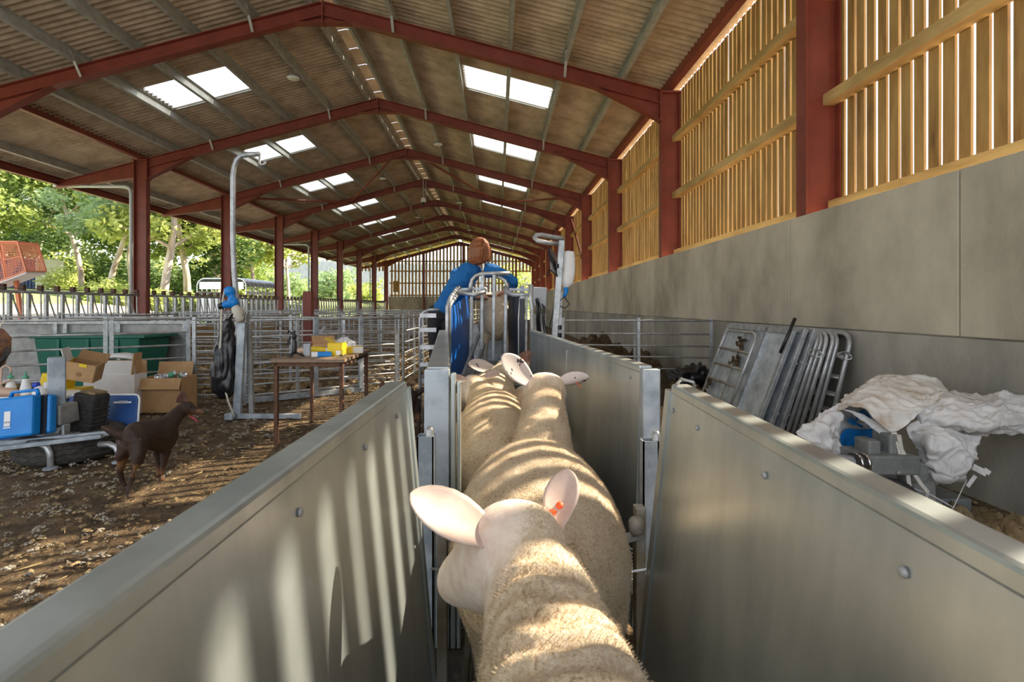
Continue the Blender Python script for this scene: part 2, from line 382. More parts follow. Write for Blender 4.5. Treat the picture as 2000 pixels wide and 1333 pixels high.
# ridge caps: open crowned ridge pieces
rc = struct('ridge_vent'); vs = []; fs = []
nk = 9
for k in range(nk+1):
    t = k/nk; lift = .075*math.sin(math.pi*t)**.7
    for x, dz in ((-.36, .15+.26*0), (-.17, .235), (0, .27), (.17, .235), (.36, .15)):
        vs.append((x, (t-.5)*.8, dz+lift))
fs = [(5*k+i, 5*k+i+1, 5*k+6+i, 5*k+5+i) for k in range(nk) for i in range(4)]
rme = bpy.data.meshes.new('ridge_cap'); rme.from_pydata(vs, [], fs); rme.materials.append(M['sheet_roof'])
for k in range(int((YB-YA)/.82)): inst('ridge_cap', rme, rc, (XR, YA+.4+k*.82, ZR+.02))
# ---- right wall: concrete panels below, slatted timber above
wr = struct('wall_right'); XW = 3.08
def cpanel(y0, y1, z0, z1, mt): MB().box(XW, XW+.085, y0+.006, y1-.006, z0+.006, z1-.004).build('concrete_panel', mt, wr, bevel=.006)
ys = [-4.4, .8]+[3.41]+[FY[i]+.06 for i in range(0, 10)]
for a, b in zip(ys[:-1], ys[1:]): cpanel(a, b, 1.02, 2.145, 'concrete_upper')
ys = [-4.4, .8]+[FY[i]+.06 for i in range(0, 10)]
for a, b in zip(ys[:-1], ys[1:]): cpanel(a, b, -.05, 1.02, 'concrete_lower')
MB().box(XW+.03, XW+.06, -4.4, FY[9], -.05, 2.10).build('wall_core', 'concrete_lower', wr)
slat_me = [MB().box(-.011,.011,-.0505,.0505,0,1).build('slat_src', 'timber') for _ in range(1)]
SLM = slat_me[0].data; bpy.data.objects.remove(slat_me[0])
BAYN = {-2:'behind the viewer', -1:'above the white bulk bag, in front of the nearest column', 0:'between the nearest and second red columns', 1:'between the second and third red columns', 2:'between the third and fourth red columns', 3:'between the fourth and fifth red columns', 4:'between the fifth and sixth red columns', 5:'between the sixth and seventh red columns', 6:'between the seventh and eighth red columns', 7:'between the eighth and ninth red columns', 8:'in the last bay by the far gable'}
for i in range(-2, 9):
    y0, y1 = FY[i], FY[i+1]; t = thing('slatted_cladding', f'slatted yellow timber cladding bay {BAYN[i]}', 'cladding', (3.54, y0, 2.15), group='slatted timber bays of the wall', kind='structure')
    n = int(SB/.1345); 
    for k in range(n):
        h = 3.26+rnd(-.01,.01)
        o = inst('slat', SLM, t, (rnd(-.003,.003), (k+.5)*SB/n+rnd(-.004,.004), -.03), rot=(rnd(-.002,.002),0,rnd(-.03,.03)), scale=(1, rnd(.97,1.03), h))
    for z in (.10, 1.22, 2.31):
        MB().box(-.155, -.014, .12-(.17 if z > .2 else .05), SB-.13+(.09 if z > .2 else .05), z-.06, z+.055).build('rail', 'timber_rail', t, bevel=.006)
# ---- far gable: slats over concrete, door opening at the corner
wb = struct('wall_back'); YG = FY[9]+.12
def gtop(x): return ztop(x)+.12
for k in range(42):
    x = XL+.2+k*.315
    if x > XC-.1: break
    z0 = 4.3 if x > 1.75 else 2.05
    MB().box(x, x+.17, YG+.12, YG+.15, z0, gtop(x+.085)-.1).build('slat', 'timber_grey', wb)
for z in (2.2, 3.3, 4.4, 5.3):
    w = min(6.4, (ZR-z)/SL+.0); x0 = max(XL+.1, XR-w); x1 = min(XC, XR+w)
    if z < 4.3: x1 = 1.75
    MB().box(x0, x1, YG+.03, YG+.12, z-.06, z+.06).build('rail', 'timber_grey', wb)
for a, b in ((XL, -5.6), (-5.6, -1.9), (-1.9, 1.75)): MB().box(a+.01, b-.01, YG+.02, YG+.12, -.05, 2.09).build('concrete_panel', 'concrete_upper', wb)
for x, zt in ((XR+.3, 6.9), (1.75, 5.7), (-6.6, 6.1)):
    MB().sweep(ifr(.16,.2,.012,.01), (x, YG-.1, 0), (x, YG-.1, zt), up=(0,1,0)).build('gable_post', 'red_steel', wb)
# gable boards over the cantilever
for k in range(7):
    x = XL-.45-k*.315; MB().box(x-.17, x, YG+.12, YG+.15, 4.4, ztop(x)+.1).build('slat', 'timber_grey', wb)
MB().box(-9.4, -8.95, YG-.03, YG+.01, 2.5, 3.5).build('notice_board', 'timber', wb)
# ---- high-bay lamps and dome camera hanging in the roof
def lamp(x, y, label):
    z = ztop(x)+.02; t = thing('high_bay_lamp', label, 'lamp', (x, y, z-.36), group='round lamps under the roof')
    MB().tube([(0,0,.06),(0,0,.36)], .008, 6).build('rod', 'lamp_grey', t)
    MB().lathe([(.03,.07),(.09,.06),(.15,.03),(.155,.0),(.15,-.012)], 20).build('housing', 'lamp_grey', t, smooth=True)
    MB().lathe([(.14,-.013),(.13,-.03),(.02,-.034)], 20).build('lens', 'lamp_lens', t, smooth=True)
LN = ['first', 'second', 'third', 'fourth', 'fifth', 'sixth', 'seventh', 'eighth']
for k in range(7):
    lamp(-4.60 if k % 2 == 0 else -1.85, 11.6+k*SB, f'round grey high-bay lamp on a rod, {LN[k]} from the viewer along the roof')
t = thing('dome_camera', 'white security camera hanging on a rod below the roof ridge', 'camera', (XR, FY[4]-.25, 5.95))
MB().tube([(0,0,.2),(0,0,1.05)], .02, 8).build('rod', 'camera_grey', t); MB().tube([(.1,0,.2),(.1,0,1.05)], .014, 8).build('rod', 'camera_grey', t)
MB().lathe([(.05,.22),(.10,.2),(.12,.1),(.12,.0)], 16).build('housing', 'white_plastic', t, smooth=True)
MB().lathe([(.11,.0),(.10,-.06),(.06,-.11),(.01,-.12)], 16).build('dome', 'black_plastic', t, smooth=True)
# ---- gutter and downpipes on the open side
MB().sweep([(-.07,0),(-.06,-.06),(0,-.08),(.06,-.06),(.07,0),(.06,0),(.05,-.05),(0,-.068),(-.05,-.05),(-.06,0)], (XEND-.12, YA, ztop(XEND)+.14), (XEND-.12, YB, ztop(XEND)+.14)).build('gutter', 'drain_pipe', tag(struct('trim_1'), None))
for n_, i in enumerate((2, 5, 8)):
    y = FY[i]+.06; xo = XL-.52; m = MB()
    m.tube([(XEND-.12, y, ztop(XEND)+.1), (XEND-.08, y, ztop(XEND)-.08), (xo-.15, y, 4.62), (xo-.03, y, 4.55), (xo, y, 4.42), (xo, y, 0)], .045, 10)
    o = m.build('downpipe', 'drain_pipe', smooth=True); tag(o, f'grey plastic downpipe beside the {["third", "sixth", "ninth"][n_]} open-side red column', 'pipe', 'downpipes on the open side')
# ================================================================ OUTDOORS
def terr(x, y):
    d = max(0, -x-12.9); s = 1-math.exp(-max(0, d-1.2)/6.0)
    f = 1-.95*sstep(24, 33, np.float64(y))*(1 if x > -18 else max(0, 1-(-18-x)/10))
    return float(2.5*s*f)
me = ground_mesh('ground', -75, -12.9, -10, 120, 1.6, .12, lambda x, y: terr(x, y)-.06)
o = obj('ground_yard', me, 'grass'); o['kind'] = 'structure'
o = obj('passage_floor', ground_mesh('passage', -13.1, -10.2, -10, 60, .8, .02), 'yard'); o['kind'] = 'structure'
# sandy bank face beside the passage
o = obj('ground_bank', ground_mesh('bank', -19.5, -12.6, -6, 26, .5, .05, lambda x, y: terr(x, y)+.03-.12*max(0,-x-18)), 'yard'); o['kind'] = 'structure'
def far_z(x, y): return -.4+.03*(y-60) if y > 60 else -.4
o = obj('ground_field', ground_mesh('field', -260, 160, 47, 235, 7, .3, lambda x, y: -.3 if y < 60 else -.3+.012*(y-60)), 'grass'); o['kind'] = 'structure'
o = obj('ground_side', ground_mesh('side', 3.3, 60, -10, 47.5, 3, .05, lambda x, y: -.1), 'yard'); o['kind'] = 'structure'
# hill with conifers
def hill_z(x, y):
    t = min(1, max(0, (y-170)/110)); return 1.5+(20+5*math.sin(x*.017+1.2)+3*math.sin(x*.05))*t*t*(3-2*t)
o = obj('hill', ground_mesh('hill', -420, 260, 165, 330, 6, .8, hill_z), 'hill'); o['kind'] = 'structure'
random.seed(9); m = MB()
for k in range(7000):
    x = rnd(-150, 45); y = rnd(178, 290); h = rnd(2.2, 4.4); z = hill_z(x, y); r = h*.2
    vs = [(x+r*math.cos(a), y+r*math.sin(a), z+h*.08) for a in (0,1.26,2.5,3.8,5.0)]+[(x, y, z+h)]
    m.add(vs, [(i,(i+1)%5,5) for i in range(5)])
o = m.build('conifer_forest', 'conifer'); tag(o, 'dark blue-green conifer forest covering the far hillside', 'forest', kind='stuff')
o = MB().box(-230, 70, 125, 180, -3, 60).build('haze', 'haze'); tag(o, 'pale blue haze lying before the wooded hill', 'haze', kind='stuff')
# ---- broadleaf trees
LEAF = []
def leaf_cloud(cl, n, size):
    """cl: list of (centre, radius); random leaf quads in clumps, bent in two"""
    vs = []; fs = []
    tot = sum(c[1]**2 for c in cl)
    for c, r in cl:
        for _ in range(max(4, int(n*r*r/tot))):
            d = Vector((random.gauss(0,1), random.gauss(0,1), random.gauss(0,1))).normalized()*r*(rnd(.35,1.05)); d.z *= .8
            p = Vector(c)+d; a = Vector((rnd(-1,1), rnd(-1,1), rnd(-.6,.6))).normalized(); b = a.cross(Vector((rnd(-1,1),rnd(-1,1),rnd(-1,1)))).normalized()
            s = size*rnd(.6,1.3); o = len(vs)
            vs += [p-a*s, p+b*s*.5, p+a*s, p-b*s*.5-a*s*.0]; fs += [(o,o+1,o+2),(o,o+2,o+3)]
    me = bpy.data.meshes.new('leaves'); me.from_pydata(vs, [], fs); return me
def tree(px, Y, h, spread, lean, kind, label, low=.45, n=5200, zb=None, trunk_r=.2, size=.2, group='broadleaf trees on the bank'):
    X = (px-970)/1000*Y; z0 = terr(X, Y)-.1 if zb is None else zb
    t = thing('broadleaf_tree', label, 'tree', (X, Y, z0), group=group)
    m = MB(); pts = [Vector((0,0,0))]; p = Vector((0,0,0)); d = Vector((lean, rnd(-.1,.1), 1)).normalized()
    for k in range(7):
        p = p+d*h*.12; pts.append(p.copy()); d = (d+Vector((rnd(-.16,.16), rnd(-.12,.12), .1))).normalized()
    m.tube(pts, [trunk_r*(1-.1*k) for k in range(8)], 9)
    cl = []
    for k in range(11):
        b = pts[random.randint(3, 7)]; a = rnd(0, 6.28); L = spread*rnd(.45,1.0); e = b+Vector((math.cos(a)*L, math.sin(a)*L, rnd(.05,.75)*L))
        mid = (b+e)/2+Vector((0,0,rnd(-.1,.3)*L*.4)); m.tube([b, mid, e], [trunk_r*.42, trunk_r*.28, trunk_r*.1], 6, caps=False)
        cl += [(e, spread*rnd(.26,.46)), (mid, spread*rnd(.16,.32))]
    for k in range(9 if low > .1 else 18): cl.append((Vector((rnd(-1,1)*spread*.8, rnd(-1,1)*spread*.8, h*rnd(low, 1.02))), spread*rnd(.25,.5)))
    m.build('trunk', 'bark', t, smooth=True)
    obj('crown', leaf_cloud(cl, n, size), kind, t, kind='stuff')
random.seed(21)
tree(-60, 34, 10, 3.2, .05, 'leaf_mid', 'tree at the picture edge above the orange mesh cage', n=5000)
tree(62, 50, 14, 3.4, .12, 'leaf_cool', 'pale-trunked leaning tree beside the dark container', n=5600)
tree(160, 38, 12, 3.8, -.03, 'leaf_mid', 'upright tree behind the white container end', n=5600)
tree(205, 31, 10.5, 3.2, .22, 'leaf_cool', 'tree with a forked leaning trunk before the open-side column', n=5200)
tree(318, 29, 11, 3.0, .04, 'leaf_bright', 'pink-barked tree just past the first open-side red column', n=5200, trunk_r=.26)
tree(366, 33, 12, 3.2, .0, 'leaf_mid', 'straight grey tree between the first and second open-side columns', n=5200, trunk_r=.26)
tree(425, 38, 12, 3.6, .05, 'leaf_dark', 'dark tree behind the livestock trailer', n=10800, trunk_r=.3, low=.03)
tree(500, 42, 11, 4.0, -.05, 'leaf_bright', 'yellow-green tree right of the livestock trailer', n=5600, zb=0)
tree(560, 46, 10, 3.2, .1, 'leaf_bright', 'outermost tree with thin branches against the hill', n=3600, zb=0, low=.55)
tree(255, 44, 13, 4.4, .0, 'leaf_dark', 'tall dark tree behind the nearest open-side column', n=12000, low=.03)
tree(20, 46, 14, 4.8, .0, 'leaf_dark', 'tall dark tree behind the orange cage', n=12000, low=.03)
tree(440, 60, 15, 5.5, .0, 'leaf_cool', 'big tree far behind the trailer', n=10000, zb=.5, size=.28, low=.03)
tree(130, 62, 16, 6.5, .0, 'leaf_mid', 'big tree far behind the container', n=12000, size=.3, low=.03)
tree(330, 64, 16, 6.5, .0, 'leaf_mid', 'big tree furthest back between the columns', n=12000, size=.3, low=.03)
tree(650, 100, 7, 4.5, .0, 'leaf_cool', 'rounded grey-green tree in the far field behind the sixth column', n=2200, zb=.2, low=.1, size=.45, group='trees in the far field')
tree(700, 105, 4, 5, .0, 'leaf_bright', 'low light-green thicket in the far field', n=2000, zb=.2, low=.1, size=.45, group='trees in the far field')
tree(598, 120, 5, 4.5, .0, 'leaf_mid', 'small green tree in the far field below the hill', n=1800, zb=.3, low=.1, size=.45, group='trees in the far field')
tree(1040, 75, 6, 5, .0, 'leaf_bright', 'green trees seen through the doorway in the far gable', n=2000, zb=.0, low=.1, size=.35, group='trees in the far field')
def bush(px, Y, r, kind, label, n=900, size=.14):
    X = (px-970)/1000*Y; z0 = terr(X, Y); t = thing('bush', label, 'bush', (X, Y, z0), group='bushes on the bank')
    cl = [(Vector((rnd(-r,r), rnd(-r*.6,r*.6), rnd(.2,.9)*r)), r*rnd(.4,.7)) for _ in range(7)]
    m = MB()
    for k in range(4): m.tube([(0,0,0), (rnd(-.3,.3)*r, rnd(-.3,.3)*r, r*.8)], [.05,.02], 6)
    m.build('stems', 'bark', t); obj('foliage', leaf_cloud(cl, n, size), kind, t, kind='stuff')
bl = ['yellow-green bush beside the white container end', 'bright bush under the leaning tree', 'yellowish bush beyond the feed barrier before the red column', 'pale bush just right of the nearest open-side column', 'yellow-green bush left of the trailer', 'leafy bush behind the trailer roof', 'low bush right of the trailer', 'pale bush under the grey tree']
for k, (px, Y, r) in enumerate(((135, 40, 1.6), (190, 30, 1.3), (250, 29, 1.5), (300, 27, 1.1), (345, 28, 1.1), (470, 36, 2.2), (560, 34, 1.5), (395, 30, 1.5))):
    bush(px, Y, r, ('leaf_bright', 'leaf_mid', 'leaf_bright')[k % 3], bl[k], 1100)
hb = ['tall shrub far behind the container', 'tall shrub left of the first open-side column', 'tall shrub behind the first open-side column', 'tall shrub between the first two open-side columns', 'tall shrub behind the second open-side column', 'tall shrub far behind the trailer', 'tall shrub at the edge of the field']
for k, (px, Y, r) in enumerate(((40, 54, 3.6), (135, 52, 3.4), (215, 52, 3.4), (300, 50, 3.2), (370, 50, 3.2), (450, 52, 3.2), (520, 55, 2.6))):
    bush(px, Y, r, ('leaf_cool', 'leaf_bright', 'leaf_mid')[k % 3], hb[k], 2600, .24)
# ---- shipping container
t = thing('shipping_container', 'dark blue ribbed shipping container with a white end', 'container', (-36.9, 41.0, terr(-36.9, 41.0)+.05))
MB().box(-6, 0, 0, 2.4, 0, 2.5).build('body', 'container_blue', t)
for k in range(20): MB().box(-5.9+k*.3, -5.76+k*.3, -.05, 0, .12, 2.4).build('rib', 'container_blue', t)
MB().box(0, .05, -.03, 2.43, 0, 2.52).build('end_door', 'container_white', t); MB().box(.03, .08, -.05, 2.45, 2.4, 2.56).build('top_rail', 'container_white', t)
for y in (.5, .9, 1.5, 1.9): MB().tube([(.08, y, .1), (.08, y, 2.4)], .025, 6).build('lock_rod', 'container_white', t)
t.rotation_euler = (0, 0, R(-3))
# ---- orange mesh cage on a raised arm
t = thing('mesh_cage', 'orange steel mesh cage raised on an arm outside, at the picture edge', 'cage', (-13.9, 14.0, terr(-13.9, 14)))
P = [W(-40,472,14.0), W(34,472,14.0), W(51,530,14.0), W(-30,560,14.0)]; P = [p-Vector(t.location) for p in P]; D = Vector((-.25,.9,.05))
m = MB()
for a in range(4):
    m.bar(P[a], P[(a+1)%4], .035, .035); m.bar(P[a]+D, P[(a+1)%4]+D, .035, .035); m.bar(P[a], P[a]+D, .035, .035)
m.bar((P[0]+P[1])/2, (P[2]+P[3])/2, .03, .03); m.bar((P[0]+P[3])/2, (P[1]+P[2])/2, .03, .03); m.build('frame', 'cage_orange', t)
def meshwire(A, B, C_, D_, n1, n2, nm):
    m = MB()
    for k in range(1, n1): m.bar(A.lerp(B, k/n1), D_.lerp(C_, k/n1), .008, .008)
    for k in range(1, n2): m.bar(A.lerp(D_, k/n2), B.lerp(C_, k/n2), .008, .008)
    m.build(nm, 'cage_orange', t)
meshwire(P[0], P[1], P[2], P[3], 22, 16, 'front_mesh'); meshwire(P[1], P[1]+D, P[2]+D, P[2], 18, 16, 'side_mesh'); meshwire(P[0], P[1], P[1]+D, P[0]+D, 18, 14, 'top_mesh'); meshwire(P[0]+D, P[1]+D, P[2]+D, P[3]+D, 22, 16, 'rear_mesh')
m = MB(); m.add([P[3]+Vector((0,0,-.02)), P[2]+Vector((0,0,-.02)), P[2]+D, P[3]+D]+[P[3]-Vector((0,0,.06)), P[2]-Vector((0,0,.06)), P[2]+D-Vector((0,0,.06)), P[3]+D-Vector((0,0,.06))], [(0,1,2,3),(7,6,5,4),(0,4,5,1),(1,5,6,2),(2,6,7,3),(3,7,4,0)]); m.build('floor_tray', 'container_white', t)
q = (P[2]+P[3])/2+D*.5; MB().bar(q-Vector((0,0,.05)), (q.x+.25, q.y, 0), .09, .09, up=(0,1,0)).build('arm', 'cage_orange', t)
# ---- aluminium livestock trailer
t = thing('livestock_trailer', 'aluminium livestock trailer with a rounded roof parked outside behind the feed barrier', 'trailer', (-14.6, 25, .1))
Lx, Ly, Hh = 2.35, 3.4, 2.45
def hoop(y, r=.35, ins=0):
    return [(ins, y, .7), (ins, y, Hh-r)]+[(p.x, y, p.z) for p in arc((r, y, Hh-r), r-ins, 180, 90, 5)]+[(p.x, y, p.z) for p in arc((Lx-r, y, Hh-r), r-ins, 90, 0, 5)]+[(Lx-ins, y, Hh-r), (Lx-ins, y, .7)]
m = MB(); A = hoop(0); B = hoop(Ly); n = len(A); m.add(A[1:-1]+B[1:-1], [(i, i+1, n-2+i+1, n-2+i) for i in range(n-3)]); ro = m.build('roof', 'alu', t, smooth=True)
for k in range(9): MB().tube(hoop(k*Ly/8, ins=-.02), .035, 6).build('hoop', 'alu', t)
for z0, z1 in ((.65,1.25),(1.35,1.5),(1.72,1.86)):
    for x in (0, Lx): MB().box(x-.02, x+.02, 0, Ly, z0, z1).build('side_slat', 'alu' if z1 > 1.6 else 'galv_dull', t)
MB().box(.05, Lx-.05, -.03, .03, .6, 1.55).build('front_panel', 'white_plastic', t); MB().box(.1, Lx-.1, -.02, .02, 1.95, 2.3).build('front_top', 'alu', t)
MB().box(.1, Lx-.1, -.03, .01, 1.6, 1.66).build('front_bar', 'trailer_dark', t)
MB().box(.05, Lx-.05, .05, Ly-.05, .5, .62).build('bed', 'trailer_dark', t)
for x in (-.12, Lx-.08):
    for y in (1.2, 2.0): MB().lathe([(.1,0),(.34,0),(.36,.05),(.36,.15),(.34,.2),(.1,.2)], 18, (x, y, .36), Matrix.Rotation(R(90), 3, 'Y')).build('wheel', 'tyre', t)
# ================================================================ FEED BARRIER AND PENS
# ---- diagonal feed barrier, one panel per bay along the open side
def feed_barrier():
    t = thing('feed_barrier', 'x', 'feed barrier', (-10.0, 0, 0), group='diagonal feed barriers along the open side')
    L = SB-.3; n = 10; p = L/n
    MB().tube([(0,.15,1.53),(0,.15+L,1.53)], .035, 8).build('top_rail', 'galv_tube', t, smooth=True)
    MB().tube([(.05,.15,1.60),(.05,.15+L,1.60)], .012, 6).build('locking_bar', 'galv_dull', t)
    MB().tube([(0,.15,.62),(0,.15+L,.62)], .03, 8).build('bottom_rail', 'galv_tube', t, smooth=True)
    post = MB().box(-.03,.03,-.035,.035,.62,1.53).build('upright', 'galv', t); post.location = (0,.2,0)
    dia = MB().tube([(0,.07,1.47),(0,.10,1.32),(0,.22,1.02),(0,.27,.95)], .018, 6).build('neck_bar', 'galv_tube', t); dia.location = (0,.2,0)
    sw = MB().tube([(.02,.28,.90),(.02,.27,1.58)], .018, 6).build('swing_bar', 'galv_tube', t); sw.location = (0,.2,0)
    sw2 = MB().tube([(0,0,.9),(0,.30,.9)], .016, 6).build('cross_bar', 'galv_tube', t); sw2.location = (0,.2,0)
    ct = MB().box(-.035,.06,.235,.305,1.56,1.68).build('catch', 'rust', t); ct.location = (0,.2,0)
    for k in range(1, n):
        for q in (post, dia, sw, sw2, ct):
            c = q.copy(); COL.objects.link(c); c.parent = t; c.location = (0, .2+k*p, 0)
    return t
fb = feed_barrier()
fb.location = (-10.0, FY[1], 0); fb['label'] = 'galvanised diagonal feed barrier in the bay before the nearest open-side column'
FBN = ['between the first and second open-side columns', 'between the second and third open-side columns', 'between the third and fourth open-side columns', 'between the fourth and fifth open-side columns', 'between the fifth and sixth open-side columns', 'between the sixth and seventh open-side columns', 'in the far bay next to the gable']
for k, i in enumerate(range(2, 9)): dup_thing(fb, (-10.0, FY[i], 0), 0, 'galvanised diagonal feed barrier '+FBN[k])
t = struct('wall_left')
for i in range(1, 9): MB().box(-10.12, -10.02, FY[i]+.1, FY[i+1]-.1, -.03, .56).build('plinth_board', 'timber_grey', t, bevel=.01)
# ---- sheep hurdles
HZ = [.10, .23, .36, .50, .66, .84, 1.05]
def hurdle(L, label, name='sheep_hurdle', zs=HZ, h=1.07, mt='galv_tube', uprights=(0, .5, 1), r=.0135, group=None, foot=True):
    t = thing(name, label, 'hurdle', (0,0,0), group=group)
    for z in zs: MB().tube([(0,0,z),(L,0,z)], r if z < h-.05 else r*1.35, 6).build('rail', mt, t, smooth=True)
    for u in uprights:
        x = u*L; MB().box(x-.022, x+.022, -.014, .014, .02, h+.02).build('upright', 'galv', t, bevel=.003)
    return t
def place(t, a, b, z=0):
    a = Vector((a[0], a[1], z)); b = Vector((b[0], b[1], z)); t.location = a; t.rotation_euler = (0,0,math.atan2(b.y-a.y, b.x-a.x))
def hrun(a, b, label, **k):
    L = (Vector(b)-Vector(a)).length; t = hurdle(L, label, **k); place(t, a, b); return t
G1 = 'hurdles of the sheep pens'
GZ = [.10, .28, .46, .64, .84, 1.05]
hrun((-5.75, 5.2), (-3.86, 6.48), 'railed gate behind the cardboard boxes, before the green tank', name='pen_gate', zs=[.10,.26,.42,.58,.74,.90,1.07], uprights=(.02,.205,.62,.645,.985), h=1.08)
hrun((-3.84, 6.48), (-3.20, 6.55), 'short hurdle behind the black bag', zs=HZ, uprights=(.02,.98), group=G1)
g = hrun((-3.16, 6.45), (-1.47, 7.7), 'seven-railed hurdle with bright uprights behind the wooden table', uprights=(.02,.30,.42,.72,.98), group=G1)
MB().box(-.02, 1.55, -.03, .03, .0, .07).build('base_bar', 'galv_post', g, bevel=.004)
for x in (.86, 1.5): MB().box(x-.03, x+.03, -.05, .0, .05, 1.08).build('bright_post', 'galv_post', g, bevel=.004)
# pen grid behind
runs = [((-9.6, 8.2), (-6.9, 8.1)), ((-6.8, 8.1), (-4.2, 8.0)), ((-4.1, 8.0), (-1.5, 8.0)),
        ((-1.45, 7.9), (-1.35, 10.5)), ((-1.35, 10.6), (-1.3, 13.2)), ((-1.3, 13.3), (-1.25, 16.0)), ((-1.25, 16.1), (-1.2, 19.0)),
        ((-9.6, 11.2), (-7.0, 11.1)), ((-6.9, 11.1), (-4.3, 11.0)), ((-4.2, 11.0), (-1.5, 10.6)),
        ((-4.15, 8.1), (-4.2, 10.9)), ((-4.2, 11.1), (-4.2, 14.0)), ((-4.2, 14.1), (-4.2, 17.0)), ((-4.2, 17.1), (-4.2, 20)),
        ((-9.6, 14.4), (-7.0, 14.3)), ((-6.9, 14.3), (-4.3, 14.1)), ((-4.1, 14.1), (-1.4, 13.3)),
        ((-6.9, 8.2), (-6.9, 11.0)), ((-9.6, 18.2), (-4.3, 18)), ((-4.1, 18), (-1.3, 17.4)), ((-9.6, 23), (-4.3, 23)), ((-4.1, 22.5), (-1, 22)), ((-1.2, 19.1), (-1.0, 22)), ((-1.0, 22.1), (-.8, 26))]
nm = ['first row, against the open side', 'first row, middle', 'first row behind the table', 'lane side beside the walking aisle, nearest', 'lane side, second along the aisle', 'lane side, third along the aisle', 'lane side, fourth along the aisle', 'second row, against the open side', 'second row, middle', 'second row by the aisle', 'inner divider, nearest', 'inner divider, second', 'inner divider, third', 'inner divider, fourth', 'third row, against the open side', 'third row, middle', 'third row by the aisle', 'left divider of the first row', 'fourth row, long', 'fourth row by the aisle', 'last row, long', 'last row by the aisle', 'lane side, fifth along the aisle', 'lane side, furthest along the aisle']
for (a, b), q in zip(runs, nm): hrun(a, b, 'galvanised pen hurdle, '+q, uprights=(.015, .34, .66, .985), group=G1)
o = MB().bar((-3.75, 10.2, -.02), (-3.75, 10.2, 1.52), .16, .16).build('pen_post', 'red_steel'); tag(o, 'short red steel post standing among the pens', 'post')
# ---- hurdle on the right, dung heap behind it
t = hrun((.98, 7.55), (3.05, 7.2), 'galvanised six-rail gate between the race and the concrete wall', name='pen_gate', zs=[.16,.33,.50,.66,.83,1.02], uprights=(.0,.515,.985), h=1.04)
MB().box(1.01, 1.05, .02, .06, 0, 1.04).build('upright', 'galv_dull', t)
random.seed(5)
def heap(name, label, cx, cy, rx, ry, hgt, mt, cat, seed):
    n = 64; vs = []; 
    for j in range(n):
        for i in range(n):
            u = i/(n-1)*2-1; v = j/(n-1)*2-1; r = math.hypot(u, v)
            k = max(0, 1-r*r)
            z = hgt*k*(.65+.9*noise.fractal(Vector((u*2.2+seed, v*2.2, seed)), 1, 2, 3))+.10*k**.5*noise.fractal(Vector((u*8, v*8, seed)), .8, 2, 4)
            vs.append((cx+u*rx, cy+v*ry, z-.015))
    me = bpy.data.meshes.new(name); me.from_pydata(vs, [], [(j*n+i, j*n+i+1, (j+1)*n+i+1, (j+1)*n+i) for j in range(n-1) for i in range(n-1)])
    for p in me.polygons: p.use_smooth = True
    o = obj(name, me, mt); tag(o, label, cat, kind='stuff'); return o
heap('dung_heap', 'dark clumpy dung heap against the concrete wall behind the gate', 2.0, 9.3, 1.05, 2.4, .62, 'dung', 'dung heap', 2)
heap('dung_heap', 'low dung and straw heap beside the leaning hurdles', 2.2, 6.55, .85, .75, .30, 'dung', 'dung heap', 7)
heap('dung_heap', 'trampled straw and dung bank along the race on the wall side', 1.6, 4.6, .8, 2.2, .16, 'soil_light', 'dung heap', 4)
heap('straw_heap', 'straw litter at the wall foot under the white bag', 2.52, 2.5, .5, 1.2, .12, 'soil_light', 'straw', 11)
# ---- litter: wool tufts and straw on the floor
random.seed(12)
def lumps(n, area, smin, smax, flat, dens=None):
    m = MB(); ico = [(0,0,1),(.9,0,.3),(.28,.86,.3),(-.73,.53,.3),(-.73,-.53,.3),(.28,-.86,.3),(.73,.53,-.3),(-.28,.86,-.3),(-.9,0,-.3),(-.28,-.86,-.3),(.73,-.53,-.3)]
    fs = [(0,1,2),(0,2,3),(0,3,4),(0,4,5),(0,5,1),(1,6,2),(2,6,7),(2,7,3),(3,7,8),(3,8,4),(4,8,9),(4,9,5),(5,9,10),(5,10,1),(1,10,6)]
    for _ in range(n):
        for tr in range(8):
            x = rnd(area[0], area[1]); y = rnd(area[2], area[3])
            if dens is None or rnd(0,1) < dens(x, y): break
        else: continue
        for q in range(random.randint(1, 4)):
            s = rnd(smin, smax); cx, cy = x+rnd(-1.4,1.4)*s, y+rnd(-1.4,1.4)*s; a = rnd(0,6.28)
            m.add([(cx+(p[0]*math.cos(a)-p[1]*math.sin(a))*s*rnd(.7,1.3), cy+(p[0]*math.sin(a)+p[1]*math.cos(a))*s*rnd(.7,1.3), .003+s*flat*(p[2]+.3)*rnd(.6,1.3)) for p in ico], fs)
    return m
def outside_race(x, y): return 1 if (x < -.55 or x > .75) else 0
def dl(x, y):
    if -.6 < x < .8 and y < 6.5: return 0
    return min(1, max(.03, .18+.9*noise.noise(Vector((x*.9, y*.9, 1.7)))))
def tufts(n, area, rad, per, dens):
    m = MB()
    for _ in range(n):
        for tr in range(8):
            x = rnd(area[0], area[1]); y = rnd(area[2], area[3])
            if rnd(0,1) < dens(x, y): break
        else: continue
        R_ = rnd(*rad); ang = rnd(0, 6.28); el = rnd(.4, 1)
        for q in range(random.randint(*per)):
            u, v = random.gauss(0,.5), random.gauss(0,.5)*el; cx = x+R_*(u*math.cos(ang)-v*math.sin(ang)); cy = y+R_*(u*math.sin(ang)+v*math.cos(ang)); h_ = max(0, 1-math.hypot(u, v))*R_*.5
            s_ = R_*rnd(.09,.25); rt = Matrix.Rotation(rnd(0,6.28),3,'Z')@Matrix.Rotation(rnd(0,3),3,'X')
            vs = [rt@Vector(p)*s_*rnd(.45,1.45) for p in ICO]; m.add([(cx+p.x, cy+p.y, .004+h_+p.z*.7+s_*.3) for p in vs], ICF)
    return m
